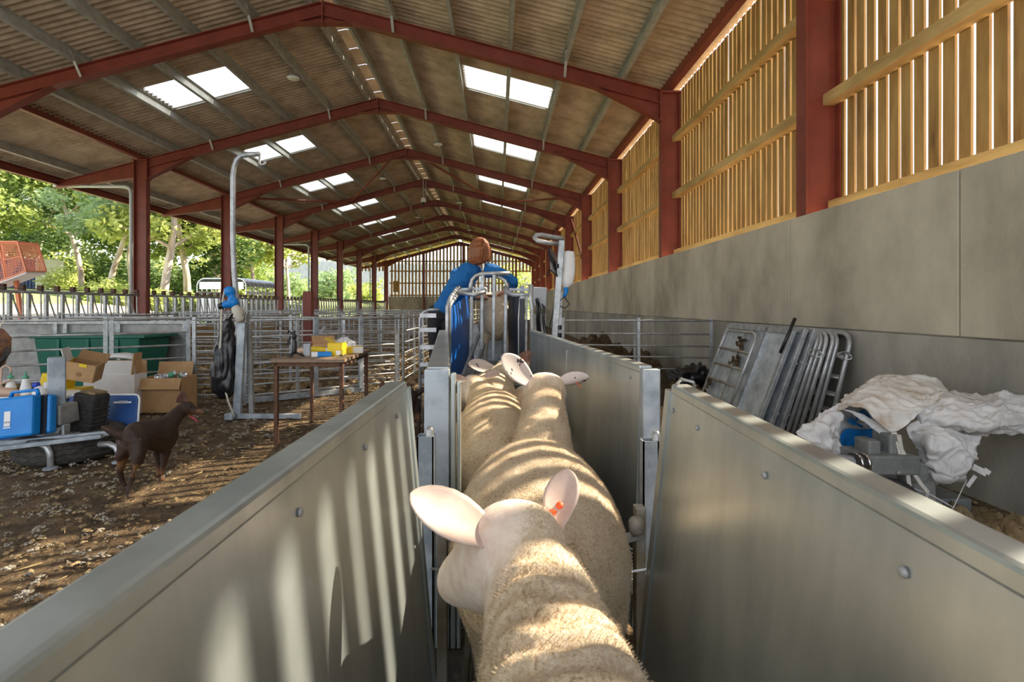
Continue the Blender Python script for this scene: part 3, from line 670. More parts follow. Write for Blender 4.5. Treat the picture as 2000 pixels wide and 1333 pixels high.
ICO = [(0,0,1),(.89,0,.45),(.28,.85,.45),(-.72,.53,.45),(-.72,-.53,.45),(.28,-.85,.45),(.72,.53,-.45),(-.28,.85,-.45),(-.89,0,-.45),(-.28,-.85,-.45),(.72,-.53,-.45),(0,0,-1)]
ICF = [(0,1,2),(0,2,3),(0,3,4),(0,4,5),(0,5,1),(1,6,2),(2,6,7),(2,7,3),(3,7,8),(3,8,4),(4,8,9),(4,9,5),(5,9,10),(5,10,1),(1,10,6),(11,7,6),(11,8,7),(11,9,8),(11,10,9),(11,6,10)]
m = tufts(950, (-4.2, -.55, 1.0, 7.3), (.012,.046), (8,20), dl); tag(m.build('wool_tufts', 'wool_bit', smooth=True), 'loose grey-white wool tufts scattered over the muck floor', 'wool', kind='stuff')
m = tufts(700, (-4.2, -.55, 1.0, 7.3), (.012,.045), (4,12), lambda x, y: dl(x+3, y+8)); tag(m.build('dark_clumps', 'dung', smooth=True), 'dark crumbled dung clumps on the muck floor', 'muck', kind='stuff')
m = lumps(4200, (-4.2, 3.0, .8, 7.5), .005, .016, .7, lambda x, y: dl(x+7, y+3)); tag(m.build('muck_clods', 'soil_light', smooth=True), 'small trampled clods of muck and straw on the floor', 'muck', kind='stuff')
m = lumps(5200, (-9.5, .2, 7.2, 26), .02, .07, .8, lambda x, y: max(.1, .4+.8*noise.noise(Vector((x*.5, y*.5, 5))))); tag(m.build('pen_litter', 'soil_light', smooth=True), 'trampled straw litter and clods covering the pens', 'litter', kind='stuff')
m = MB()
for _ in range(9000):
    x, y = rnd(-4.2, 3), rnd(.8, 7.5)
    if -.55 < x < .75: continue
    if rnd(0,1) > .3+.8*noise.noise(Vector((x*.8+9, y*.8, 2))): continue
    a = rnd(0,6.28); l = rnd(.012,.05); w = .0016; dx, dy = math.cos(a)*l, math.sin(a)*l; z = .012
    m.add([(x-dx-dy/l*w, y-dy+dx/l*w, z), (x-dx+dy/l*w, y-dy-dx/l*w, z), (x+dx+dy/l*w, y+dy-dx/l*w, z+rnd(0,.012)), (x+dx-dy/l*w, y+dy+dx/l*w, z+rnd(0,.012))], [(0,1,2,3)])
tag(m.build('loose_straw', 'straw'), 'loose straw stalks strewn over the muck floor', 'straw', kind='stuff')
# ================================================================ THE RACE
def V(*a): return Vector(a)
def race_panel(label, A, B, zt, tilt, th, out, bolts, name='race_panel', posts=True, mt='galv_sheet', lip=.012):
    """A,B: inner top corners (near, far) in plan; bottom leans inward by tilt (x); out = outward x sign"""
    A = V(*A); B = V(*B); t = thing(name, label, 'race panel', (A.x, A.y, 0), group='galvanised side panels of the sheep race')
    a = V(0,0,0); b = V(B.x-A.x, B.y-A.y, 0); ti = V(-out*tilt, 0, 0); th_ = V(out*th, 0, 0)
    m = MB(); z1 = V(0,0,zt); z0 = V(0,0,.03)
    ins = V(out*.003, 0, 0)
    m.hexa([a+ti+z0+ins, b+ti+z0+ins, b+ti+z0+th_*.8, a+ti+z0+th_*.8], [a+z1+ins-V(0,0,.012), b+z1+ins-V(0,0,.012), b+z1+th_*.8-V(0,0,.012), a+z1+th_*.8-V(0,0,.012)])
    m.build('sheet', mt, t)
    r = MB(); r.hexa([a+z1-V(0,0,.03), b+z1-V(0,0,.03), b+z1+th_-V(0,0,.03), a+z1+th_-V(0,0,.03)], [a+z1, b+z1, b+z1+th_, a+z1+th_])
    r.build('top_rail', mt, t, bevel=.007, smooth=False)
    L = b.length
    bm_ = MB().lathe([(.0065,0),(.0065,.003),(.004,.005),(.001,.0055)], 10, M=Matrix.Rotation(R(90 if out < 0 else -90), 3, 'Y')).build('bolt', 'galv_dull', t, smooth=True); bm_.location = (0,0,-5)
    first = True
    for s, dz in bolts:
        p = a.lerp(b, s/L)+V(0,0,zt-dz)+ti*(dz/zt)+V(out*.003,0,0)
        if first: bm_.location = p; first = False
        else: inst('bolt', bm_.data, t, p)
    return t, a, b, ti, th_
# near panels: splayed sides beside the viewer
tl, a, b, ti, th_ = race_panel('long galvanised race side panel running past the viewer, dog side', (-.325,-1.2), (-.262,1.5), 1.01, .085, .055, -1, [(1.92,.07),(2.25,.07),(2.55,.07),(1.58,.07),(2.62,.45),(2.66,.95)])
tr_, a2, b2, ti2, th2 = race_panel('long galvanised race side panel running past the viewer, wall side', (.36,-1.2), (.493,1.45), 1.01, .10, .05, 1, [(1.76,.07),(2.08,.07),(2.42,.07),(2.62,.07)])
# end posts of the near panels
m = MB(); m.hexa([b+ti+V(-.05,-.0,.02), b+ti+V(.004,-.0,.02), b+ti+V(.004,.035,.02), b+ti+V(-.05,.035,.02)], [b+V(-.055,0,.99), b+V(.004,0,.99), b+V(.004,.035,.99), b+V(-.055,.035,.99)]); m.build('end_post', 'galv_sheet', tl)
m = MB(); m.hexa([b2+ti2+V(-.004,0,.02), b2+ti2+V(.05,0,.02), b2+ti2+V(.05,.035,.02), b2+ti2+V(-.004,.035,.02)], [b2+V(-.004,0,.99), b2+V(.05,0,.99), b2+V(.05,.035,.99), b2+V(-.004,.035,.99)]); m.build('end_post', 'galv_sheet', tr_)
MB().tube([b2+V(.01,-.02,1.012), b2+V(.012,-.05,1.03), b2+V(.03,-.09,1.028), b2+V(.045,-.06,1.012)], .004, 6).build('wire_loop', 'galv_tube', tr_)
# far panels up to the crate
tfl, a3, b3, ti3, th3 = race_panel('galvanised race side panel leading to the crate, dog side', (-.168,1.85), (-.44,4.66), 1.01, .03, .085, -1, [(k*.28+.2,.05) for k in range(10)])
tfr, a4, b4, ti4, th4 = race_panel('galvanised race side panel leading to the crate, wall side', (.53,1.90), (.305,4.66), 1.01, .03, .05, 1, [(k*.28+.1,.06) for k in range(10)])
MB().box(-.088, .0, -.045, .0, .02, 1.005).build('end_post', 'galv_post', tfl, bevel=.004)
for k, (x, w) in enumerate(((.014,.016),(.034,.012))): MB().box(x-w/2, x+w/2, -.045, .0, .02, .99-.03*k).build('edge_channel', 'galv_sheet', tfl, bevel=.003)
MB().box(.0, .062, -.05, .0, .02, 1.0).build('end_post', 'galv_post', tfr, bevel=.004)
MB().hexa([b4*.45+V(-.004,-.008,.1), b4*.45+V(.0,.012,.1), b4*.45+V(.01,.012,.1), b4*.45+V(.01,-.008,.1)], [b4*.45+V(-.004,-.008,.96), b4*.45+V(.0,.012,.96), b4*.45+V(.01,.012,.96), b4*.45+V(.01,-.008,.96)]).build('seam_strip', 'galv_tube', tfr)
m = MB(); q = a4.lerp(b4, .12)+V(.0015,0,.58); m.ell(q, (.004,.007,.028), n=10); m.build('worn_patch', 'white_card', tfr, smooth=True)
# hinge posts: open box tubes with a round pin
def open_tube(name, label, x, y, w, d, zt, pin):
    t = thing(name, label, 'post', (x, y, 0), group='open box hinge posts of the race'); m = MB(); k = .005
    m.box(0,w,0,k,.02,zt).box(0,w,d-k,d,.02,zt).box(0,k,0,d,.02,zt).box(w-k,w,0,d,.02,zt); m.build('box_tube', 'galv_post', t)
    MB().tube([(pin, d/2, .1), (pin, d/2, zt+.015), (pin, d/2, zt+.028)], [.014,.014,.008], 10).build('pin', 'galv_tube', t, smooth=True)
    return t
open_tube('hinge_post', 'open box-section hinge post of the race, dog side', -.262, 1.68, .055, .05, .80, .04)
open_tube('hinge_post', 'open box-section hinge post of the race, wall side', .475, 1.66, .052, .05, .79, .05)
# spring-loaded back stops
def back_stop(label, x, y, s):
    t = thing('back_stop', label, 'back stop', (x, y, 0), group='spring back stops in the race')
    MB().box(-.015, .015, -.02, .02, .02, .62).build('post', 'galv_dirty', t, bevel=.003)
    MB().bar((0,-.02,.545), (-s*.115,-.05,.525), .035, .012).build('arm', 'galv_dirty', t)
    MB().lathe([(.018,0),(.024,.01),(.024,.035),(.016,.045)], 12, (-s*.02,-.04,.555)).build('pivot', 'galv_dirty', t, smooth=True)
    pts = [V(-s*.045+.011*math.cos(k*.9), -.045+.011*math.sin(k*.9), .51-k*.0016) for k in range(62)]
    MB().tube(pts, .0028, 5).build('spring', 'galv_tube', t, smooth=True)
    MB().tube([(-s*.045,-.045,.42),(-s*.045,-.045,.38)], .012, 8).build('spring_end', 'black_rubber', t)
    for dx in (.075, .105): MB().tube([(-s*dx,-.05,.52),(-s*(dx+.01),-.045,.30),(-s*(dx-.01),-.03,.03)], .011, 6).build('stop_bar', 'galv_dirty', t, smooth=True)
    MB().tube([(-s*.04,-.04,.44),(s*.03,-.05,.455)], .004, 5).build('pin', 'galv_tube', t)
back_stop('spring back stop on the race post, dog side', -.165, 1.56, -1)
back_stop('spring back stop on the race post, wall side', .435, 1.56, 1)
o = obj('race_floor', ground_mesh('race_floor', -.30, .42, -1.3, 4.15, .09, .012, lambda x, y: .012+max(0, min(1, (y-3.6)/1.1))*.0), 'rubber_floor'); o['kind'] = 'structure'
# ================================================================ WEIGH CRATE
CY = 4.72; PZ = .55
t = thing('weigh_crate', 'galvanised sheep weigh crate with blue side panel and barred gate at the race end', 'weigh crate', (-.07, CY, 0))
def part(mb, name, mt, **k): return mb.build(name, mt, t, **k)
part(MB().box(-.40,.40,.02,1.75,PZ-.1,PZ), 'platform', 'galv_dull', bevel=.01)
part(MB().hexa([(-.33,-.55,.03),(.33,-.55,.03),(.33,.0,.03),(-.33,.0,.03)], [(-.33,-.55,.10),(.33,-.55,.10),(.33,.03,PZ-.05),(-.33,.03,PZ-.05)]), 'ramp', 'rubber_floor')
for x in (-.37,.37):
    for y in (.08, 1.68): part(MB().box(x-.03,x+.03,y-.03,y+.03,.0,PZ-.1), 'leg', 'galv')
# left side: blue panel in a tube frame
def wl(px, py, Y): return W(px, py, Y)-V(-.07, CY, 0)
bl = [wl(882,602,4.75), wl(914,577,5.75), wl(926,700,5.75), wl(880,760,4.75)]
n_ = V(-.02,0,0); m = MB(); m.hexa([bl[3]+n_, bl[2]+n_, bl[2], bl[3]], [bl[0]+n_, bl[1]+n_, bl[1], bl[0]]); part(m, 'side_panel', 'panel_blue')
m = MB(); lp = wl(877,765,4.75); m.tube([lp, wl(877,612,4.75), wl(878,597,4.76), wl(884,588,4.82), wl(897,570,5.45), wl(900,566,5.6), wl(902,566,5.75)], .021, 10); part(m, 'side_frame', 'galv_tube', smooth=True)
m = MB(); m.tube([wl(874,765,4.72), wl(874,600,4.72), wl(880,582,4.76), wl(893,563,5.45), wl(900,560,5.6)], .021, 10); part(m, 'side_frame', 'galv_tube', smooth=True)
part(MB().bar(wl(904,735,4.9), wl(935,655,5.4), .03, .03), 'diagonal_bar', 'galv_dull'); part(MB().bar(wl(918,745,5.0), wl(946,672,5.5), .03, .03), 'diagonal_bar', 'galv_dull')
# gate bars
GY = 5.42
for px, y0 in ((921, 574), (942, 537), (965, 537), (988, 572)):
    part(MB().bar(wl(px, y0, GY), wl(px-2, 705, GY), .034, .030, up=(0,1,0)), 'gate_bar', 'galv', bevel=.004)
part(MB().tube([wl(919,578,GY), wl(919,558,GY), wl(922,547,GY), wl(929,539,GY), wl(940,535.5,GY), wl(960,534.5,GY), wl(996,534,GY)], .021, 10), 'gate_arch', 'galv_tube', smooth=True)
part(MB().tube([wl(965,541,GY+.05), wl(978,543,GY+.05), wl(987,549,GY+.05), wl(991,560,GY+.05), wl(991,580,GY+.05)], .018, 10), 'gate_arch', 'galv_tube', smooth=True)
for q, hl in (((893,571,5.2,925,576,5.15,944,571,5.2,950,562,5.4), 'l'), ((987,562,5.4,990,571,5.25,1003,576,5.15,1036,576,5.1), 'r')):
    part(MB().tube([wl(*q[0:3]), wl(*q[3:6]), wl(*q[6:9]), wl(*q[9:12])], .024, 10), 'curved_guard', 'galv_tube', smooth=True)
part(MB().bar(wl(900,566,5.5), wl(948,564,5.5), .04, .03), 'top_rail', 'galv'); part(MB().bar(wl(992,566,5.5), wl(1034,566,5.5), .04, .03), 'top_rail', 'galv')
# right side: navy rubber panel and posts
m = MB(); q = [wl(993,578,5.5), wl(1014,578,5.2), wl(1015,705,5.2), wl(993,705,5.5)]; e = V(.02,.03,0)
m.hexa([q[3], q[2], q[2]+e, q[3]+e], [q[0], q[1], q[1]+e, q[0]+e]); part(m, 'rubber_panel', 'panel_navy')
part(MB().tube([wl(1016,579,5.15), wl(1013,620,5.15), wl(1013,705,5.15)], .008, 8), 'panel_edge', 'white_plastic', smooth=True)
part(MB().bar(wl(1021,578,5.1), wl(1020,705,5.1), .05, .03, up=(0,1,0)), 'post', 'galv', bevel=.004)
part(MB().bar(wl(1029,578,5.0), wl(1027,690,5.0), .02, .03, up=(0,1,0)), 'post', 'galv', bevel=.003)
part(MB().tube([wl(1040,760,4.72), wl(1039,600,4.72), wl(1037,588,4.72), wl(1037,556,4.72)], .022, 10), 'post', 'galv_tube', smooth=True)
part(MB().box(.30,.34,.25,1.7,PZ,1.30), 'far_side_panel', 'panel_navy')
part(MB().box(-.26,.40,1.60,1.66,1.30,1.36), 'head_bar', 'panel_navy'); part(MB().box(-.26,.40,1.62,1.66,PZ,1.0), 'front_gate', 'galv')
part(MB().box(.36,.41,1.55,1.72,PZ,1.48), 'front_post', 'galv')
# control box with cables
t2 = thing('control_box', 'pale grey electrical control box on the right of the weigh crate', 'control box', (.36, 4.95, 0))
MB().hexa([W(1041,597,4.95)-V(.36,4.95,0), W(1066,604,4.95)-V(.36,4.95,0), W(1066,604,5.15)-V(.36,4.95,0), W(1041,597,5.15)-V(.36,4.95,0)], [W(1041,561,4.95)-V(.36,4.95,0), W(1069,562,4.95)-V(.36,4.95,0), W(1069,562,5.15)-V(.36,4.95,0), W(1041,561,5.15)-V(.36,4.95,0)]).build('case', 'grey_box', t2, bevel=.01)
for k in range(4):
    x0 = (1048, 1052, 1059, 1062)[k]; q = V(.36,4.95,0)
    MB().tube([W(x0,586+4*k,4.93)-q, W(x0+2,600,4.90)-q, W(x0+1,625,4.92)-q, W(x0+3+k,655,4.98)-q, V(.06,.1,.3)], .011 if k < 2 else .006, 6).build('cable', 'black_plastic', t2, smooth=True)
MB().lathe([(.014,-.03),(.02,0),(.02,.02)], 10, W(1049,586,4.94)-V(.36,4.95,0), Matrix.Rotation(R(90),3,'X')).build('gland', 'black_plastic', t2)
MB().box(-.03,.12,.02,.1,.0,1.15).build('bracket', 'galv_dull', t2)
# mast with reader arm
Q = V(.50, 4.85, 0); t3 = thing('reader_mast', 'leaning galvanised mast with a flat top arm beside the weigh crate', 'mast', Q)
P0 = W(1075,660,4.85); P0.z = .02; P0.x -= .03
MB().bar(P0-Q, W(1097,470,4.85)-Q, .055, .05, up=(0,1,0)).build('mast', 'galv', t3, bevel=.004)
MB().tube([W(1100,466,4.85)-Q, W(1085,464,4.83)-Q, W(1058,459,4.8)-Q, W(1047,460,4.78)-Q, W(1044,465,4.76)-Q, W(1050,471,4.7)-Q, W(1070,475,4.72)-Q, W(1088,476,4.80)-Q], .022, 10).build('top_arm', 'galv_tube', t3, smooth=True)
MB().box(-.06,.06,-.06,.06,.0,.015).build('foot_plate', 'galv', t3)
for yy in (520, 640, 655): MB().lathe([(.02,-.02),(.02,.02)], 8, W(1093 if yy > 600 else 1088, yy, 4.83)-Q).build('clamp_knob', 'black_plastic', t3)
MB().bar(W(1092,652,4.95)-Q, W(1094,570,4.95)-Q, .04, .04, up=(0,1,0)).build('side_post', 'galv', t3)
q4 = W(1108,527,4.9); t4 = thing('reader_paddle', 'white rounded reader paddle with a blue plug on the leaning mast', 'tag reader', q4)
m = MB(); lo = []
for k in range(9):
    f = k/8; z = .17-.34*f; w = .055+.012*math.sin(math.pi*f)-(.03 if k == 8 else 0); xo = -.012+.022*(1-f)*1.0
    lo.append((V(xo+.01*math.sin(3*f), 0, z), w, .03 if k < 8 else .02))
m.loft(lo, 16); m.build('paddle', 'white_plastic', t4, smooth=True)
MB().tube([(-.014,0,-.17),(-.012,0,-.20),(-.018,0,-.235),(-.03,0,-.26)], [.024,.024,.018,.016], 10).build('plug', 'blue_case', t4, smooth=True)
MB().tube([(-.03,0,-.26),(.02,.0,-.33),(-.02,0,-.37),(-.08,0,-.34),(-.09,0,-.30)], .006, 6).build('cable', 'black_plastic', t4, smooth=True)
MB().tube([(-.03,0,-.26),(-.07,0,-.30),(-.13,.0,-.36),(-.15,0,-.46),(-.17,0,-.55)], .005, 6).build('cable', 'black_plastic', t4, smooth=True)
MB().box(-.09,-.03,-.02,.02,-.03,.03).build('bracket', 'galv_dull', t4)
q5 = W(1080,512,4.82); t5 = thing('tablet_holder', 'black tablet screen hung on the leaning mast', 'tablet', q5)
MB().obox((0,0,0), (.16,.014,.25), Matrix.Rotation(R(62),3,'Z')@Matrix.Rotation(R(-14),3,'X')@Matrix.Rotation(R(22),3,'Y')).build('tablet', 'black_plastic', t5, bevel=.005)
MB().tube([(-.03,0,-.09),(-.05,-.01,-.13),(-.03,.02,-.07)], .006, 6).build('strap', 'black_plastic', t5)
# handler's step platform left of the crate
t6 = thing('step_platform', 'galvanised handler step with rungs beside the weigh crate', 'step', (-.80, 5.35, 0))
MB().box(-.02,.36,0,.95,.42,.47).build('tread', 'galv_dull', t6)
for y in (.02,.93):
    for x in (.0,.34): MB().box(x-.02,x+.02,y-.02,y+.02,0,.43).build('leg', 'galv', t6)
MB().tube([(-.0,0,0),(-.0,0,1.1),(.03,0,1.16),(.09,0,1.19),(.2,.0,1.19)], .016, 8).build('guard_hoop', 'galv_tube', t6, smooth=True)
for z in (.62,.80,.98,1.13): MB().box(.0,.17,-.015,.015,z-.022,z+.022).build('rung', 'galv_tube', t6)
# ================================================================ SHEEP
def animal_mat(name, wool1, wool2, wool3, face1, face2, bump=1.0, sc=90):
    m = bpy.data.materials.new(name); m.use_nodes = True; M[name] = m; n, l, b = nodes_of(m)
    b.inputs['Roughness'].default_value = .92; b.inputs['Specular IOR Level'].default_value = .15
    g = n.new('ShaderNodeTexCoord').outputs['Object']
    def noi(s, d):
        t = n.new('ShaderNodeTexNoise'); t.inputs['Scale'].default_value = s; t.inputs['Detail'].default_value = d; t.inputs['Roughness'].default_value = .65; l.new(g, t.inputs[0]); return t.outputs[0]
    def ramp(src, p, cs):
        r = n.new('ShaderNodeValToRGB'); l.new(src, r.inputs[0]); e = r.color_ramp.elements
        e[0].position = p[0]; e[0].color = (*cs[0],1); e[1].position = p[-1]; e[1].color = (*cs[-1],1)
        for q, c in zip(p[1:-1], cs[1:-1]): k = e.new(q); k.color = (*c,1)
        return r.outputs[0]
    big = noi(9, 6); fine = noi(sc*1.3, 6)
    mixf = n.new('ShaderNodeMath'); mixf.operation = 'ADD'; s1 = n.new('ShaderNodeMath'); s1.operation = 'MULTIPLY'; s1.inputs[1].default_value = .38; l.new(big, s1.inputs[0])
    s2 = n.new('ShaderNodeMath'); s2.operation = 'MULTIPLY'; s2.inputs[1].default_value = .62; l.new(fine, s2.inputs[0]); l.new(s1.outputs[0], mixf.inputs[0]); l.new(s2.outputs[0], mixf.inputs[1])
    wc = ramp(mixf.outputs[0], (.37,.47,.60), (wool1, wool2, wool3)); fc = ramp(noi(26, 6), (.35,.65), (face1, face2))  # darker wool tone falls in the bump's dips: crack shade painted into colour
    at = n.new('ShaderNodeAttribute'); at.attribute_name = 'face'
    mx = n.new('ShaderNodeMix'); mx.data_type = 'RGBA'; l.new(at.outputs['Fac'], mx.inputs[0]); l.new(wc, mx.inputs[6]); l.new(fc, mx.inputs[7]); l.new(mx.outputs[2], b.inputs['Base Color'])
    bp = n.new('ShaderNodeBump'); bp.inputs['Distance'].default_value = .02; inv = n.new('ShaderNodeMath'); inv.operation = 'MULTIPLY_ADD'; inv.inputs[1].default_value = -.8*bump; inv.inputs[2].default_value = bump; l.new(at.outputs['Fac'], inv.inputs[0]); l.new(inv.outputs[0], bp.inputs['Strength'])
    l.new(fine, bp.inputs['Height']); l.new(bp.outputs[0], b.inputs['Normal'])
    return m
animal_mat('fleece', (.48,.32,.165), (.88,.67,.44), (.98,.83,.61), (.68,.53,.43), (.82,.71,.61), bump=.8, sc=110)
mat('ear_pink', (.50,.34,.27), (.62,.50,.42), 12, rough=.8, coords='Object')
mat('ear_spot', (.055,.04,.035), (.66,.56,.50), 26, rough=.8, coords='Object', pos=(.33,.38), detail=2, c3=(.50,.40,.36), ramp3=.7)
mat('ear_dark', (.16,.08,.05), (.34,.20,.14), 16, rough=.8, coords='Object')
PU = [0,.12,.3,.45,.6,.75,.86,.94,.98,1]; PW = [.5,.58,.84,.98,1,.88,.68,.44,.24,.05]; PD = [1,1,.95,.86,.72,.52,.32,.16,.07,.02]
def ear_mesh(base, tip, nrm, w, cup=.35, th=.005, pointed=False):
    base = Vector(base); tip = Vector(tip); d = tip-base; L = d.length; d.normalize(); nrm = (Vector(nrm)-d*Vector(nrm).dot(d)).normalized(); s = d.cross(nrm)
    nu, nv = 26, 11; vs = []; fs = []
    for lay in (0, 1):
        for i in range(nu):
            u = 1-(1-i/(nu-1))**1.6; ww = w*float(np.interp(u, PU, PD if pointed else PW))
            for j in range(nv):
                v = j/(nv-1)*2-1
                p = base+d*(L*u)+s*(ww*v)+nrm*(cup*ww*(v*v)*(1.25-.7*u)-cup*w*.3*math.sin(u*2.4)+(th if lay else 0)*(1-.6*abs(v)**3)); vs.append(p)
    K = nu*nv
    for i in range(nu-1):
        for j in range(nv-1):
            a = i*nv+j; fs += [(a, a+1, a+nv+1, a+nv), (K+a+nv, K+a+nv+1, K+a+1, K+a)]
    for i in range(nu-1):
        for j in (0, nv-1):
            a = i*nv+j; fs.append((a, a+nv, K+a+nv, K+a))
    for j in range(nv-1): a = (nu-1)*nv+j; fs.append((a, a+1, K+a+1, K+a))
    return MB().add(vs, fs)
def sheep(label, loc, body, neck, poll, face_dir, ears, voxel=.013, hair=0, z0=0, legs=None, wr=0, eye=True, tags=(), seed=1, hs=1.0):
    """all points in world space; body/neck: (x,y,z,rx,rz)"""
    L = V(*loc); t = thing('sheep', label, 'sheep', L, group='cream-coloured sheep queuing in the race')
    m = MB(); m.loft([(V(*b[:3])-L, b[3], b[4]) for b in body], 20); m.loft([(V(*b[:3])-L, b[3], b[4]) for b in neck], 18)
    P = V(*poll)-L; d = V(*face_dir).normalized()
    hd = [(-.05,.062,.065),(.0,.080,.082),(.05,.080,.083),(.10,.068,.078),(.15,.052,.060),(.195,.043,.047),(.225,.030,.033)]
    m.loft([(P+d*s*(.5+.5*hs), a*hs, b*(.6+.4*hs)) for s, a, b in hd], 16)
    up = (V(0,0,1)-d*d.z).normalized()
    m.ell(P+d*.03-up*.05, (.06,.06,.06)); m.ell(P-d*.005+up*.035, (.075*hs,.06*hs,.06))                      # jaw
    b0 = V(*body[1][:3])-L; b1 = V(*body[-2][:3])-L; ax = (b1-b0); hx = V(ax.x, ax.y, 0).normalized(); sd = hx.cross(V(0,0,1)); zb = z0-L.z
    for p, k in ((b0, -1), (b1, 1)):
        for s_ in (-1, 1):
            q = p+sd*(s_*.13)+hx*(.05 if k < 0 else -.02); 
            if k < 0: ch = [(q+V(0,0,-.02), .09, .11), (q+V(0,0,-.14)+hx*.03, .065, .08), (V(q.x,q.y,zb+.27)-hx*.05, .038, .042), (V(q.x,q.y,zb+.08)-hx*.03, .024, .026), (V(q.x,q.y,zb+.02)-hx*.01, .030, .034)]
            else: ch = [(q+V(0,0,-.05), .085, .10), (V(q.x,q.y,zb+.30), .045, .05), (V(q.x,q.y,zb+.18), .03, .033), (V(q.x,q.y,zb+.07), .023, .025), (V(q.x,q.y,zb+.02)+hx*.02, .030, .034)]
            m.loft(ch, 10)
    tb = V(*body[0][:3])-L; m.loft([(tb+V(0,0,.08)+hx*.03, .035, .035), (tb-hx*.03+V(0,0,.02), .032, .03), (tb-hx*.035-V(0,0,.05), .022, .02)], 10)   # docked tail
    me = organic(m, voxel, 8, .5); c = co_of(me).astype(np.float64)
    rel = c-np.array(P); s = rel@np.array(d); rad = np.linalg.norm(rel-np.outer(s, np.array(d)), axis=1)
    face = sstep(-.075, .0, s+.012*np.sin(c[:,0]*60)+.02*(c[:,2]-P[2])/.08)*(rad < .16)*(s < .30)
    face = np.maximum(face, sstep(.30, .22, c[:,2]-zb))
    # fleece relief
    nrm = np.empty(len(me.vertices)*3, 'f'); me.vertices.foreach_get('normal', nrm); nrm = nrm.reshape(-1,3)
    dd = np.array([noise.fractal(Vector(v)*22, 1, 2, 3)*.0035+noise.noise(Vector(v)*75)*.0015 for v in c])*(1-face)
    if wr:
        N0 = np.array(V(*neck[0][:3])-L); N1 = np.array(V(*neck[-1][:3])-L); na = N1-N0; ln = np.linalg.norm(na); na /= ln; q = (c-N0)@na
        wob = np.array([noise.noise(Vector(v)*9) for v in c]); dd += wr*np.sin(q*150+wob*6)*sstep(-.15,.0,q)*sstep(ln+.02, ln-.08, q)*(1-face)
    c2 = c+nrm*dd[:,None]; me.vertices.foreach_set('co', c2.astype('f').ravel()); me.update(); set_attr(me, 'face', face)
    o = obj('body', me, 'fleece', t)
    if hair:
        md = o.modifiers.new('wool', 'PARTICLE_SYSTEM'); ps = md.particle_system; st = ps.settings; ps.seed = seed
        st.type = 'HAIR'; st.count = hair; st.hair_length = .011; st.hair_step = 2; st.render_step = 2; st.hair_length = .0075; st.root_radius = .55; st.tip_radius = .25; st.radius_scale = .0016; st.shape = 0; st.length_random = .5
        vg = o.vertex_groups.new(name='fleece'); idx = np.nonzero(face < .5)[0]; vg.add([int(i) for i in idx], 1.0, 'REPLACE'); ps.vertex_group_density = 'fleece'
    for e in ears:
        eo = ear_mesh(V(*e[0])-L, V(*e[1])-L, e[2], e[3], e[4] if len(e) > 4 else .35).build('ear', e[5] if len(e) > 5 else 'ear_pink', t, smooth=True)
        if len(e) > 6:
            b_ = V(*e[0])-L; q = b_+(V(*e[1])-V(*e[0]))*e[6]; td = V(*e[7])
            MB().obox(q+td*.5, (.012, .016, .004), td.to_track_quat('X','Z')).obox(q+td*.9, (td.length*1.2, .013, .004), td.to_track_quat('X','Z')).ell(q, (.008,.008,.008)).build('ear_tag', 'orange', eo)
    if eye:
        for s_ in (-1, 1):
            q = P+d*.105+up*.026+d.cross(up)*(s_*.055); MB().ell(q, (.012,.012,.012)).build('eye', 'eye', t, smooth=True)
            q = P+d*.226+up*.004+d.cross(up)*(s_*.014); MB().ell(q, (.006,.006,.005)).build('nostril', 'eye', t)
    return t
# nearest sheep, head turned to the dog side
sheep('nearest sheep with its head turned towards the dog side and one white ear sticking out', (.10, .1, 0),
      [(.11,-.62,.47,.13,.14),(.11,-.52,.47,.20,.21),(.11,-.36,.47,.225,.235),(.11,-.10,.47,.225,.235),(.11,.12,.47,.21,.235),(.11,.30,.50,.17,.20)],
      [(.11,.18,.54,.175,.19),(.108,.42,.605,.168,.160),(.097,.60,.665,.136,.132),(.080,.76,.715,.100,.106),(.062,.885,.758,.084,.088)],
      (.045,.915,.785), (-.57,.57,-.52),
      [((-.0,.90,.815),(-.150,.885,.905),(.15,-.55,.8),.046,.30,'ear_pink'), ((.105,.935,.815),(.142,1.02,.905),(-.35,-.8,.35),.034,.35,'ear_pink',.40,(-.040,-.030,-.016))],
      voxel=.008, hair=60000, wr=.0042, hs=1.13)
MB().obox(W(918,988,.97), (.016,.012,.004), Matrix.Rotation(.4,3,'Y')).build('ear_tag', 'yellow', bpy.data.objects['sheep'], label='small yellow ear tag').location = V(-.10,-.1,0)
# second sheep
sheep('second sheep in the queue, broad back with sun patches and a spotted ear', (.12, 1.6, 0),
      [(.122,1.20,.47,.13,.15),(.122,1.28,.48,.20,.21),(.122,1.42,.49,.255,.255),(.125,1.60,.50,.268,.272),(.135,1.80,.50,.245,.262),(.15,1.95,.48,.19,.22)],
      [(.16,1.98,.54,.14,.15),(.185,2.10,.64,.125,.13),(.205,2.24,.725,.105,.115),(.215,2.36,.785,.095,.10)],
      (.225,2.40,.825), (.05,.9,-.38),
      [((.165,2.385,.865),(.024,2.30,1.008),(.25,-.9,.3),.054,.22,'ear_spot'), ((.282,2.40,.855),(.428,2.37,.905),(.2,.55,.45),.040,.75,'ear_spot',.55,(.02,.0,-.022))],
      voxel=.012, hair=60000, wr=.002, seed=3, hs=1.32)
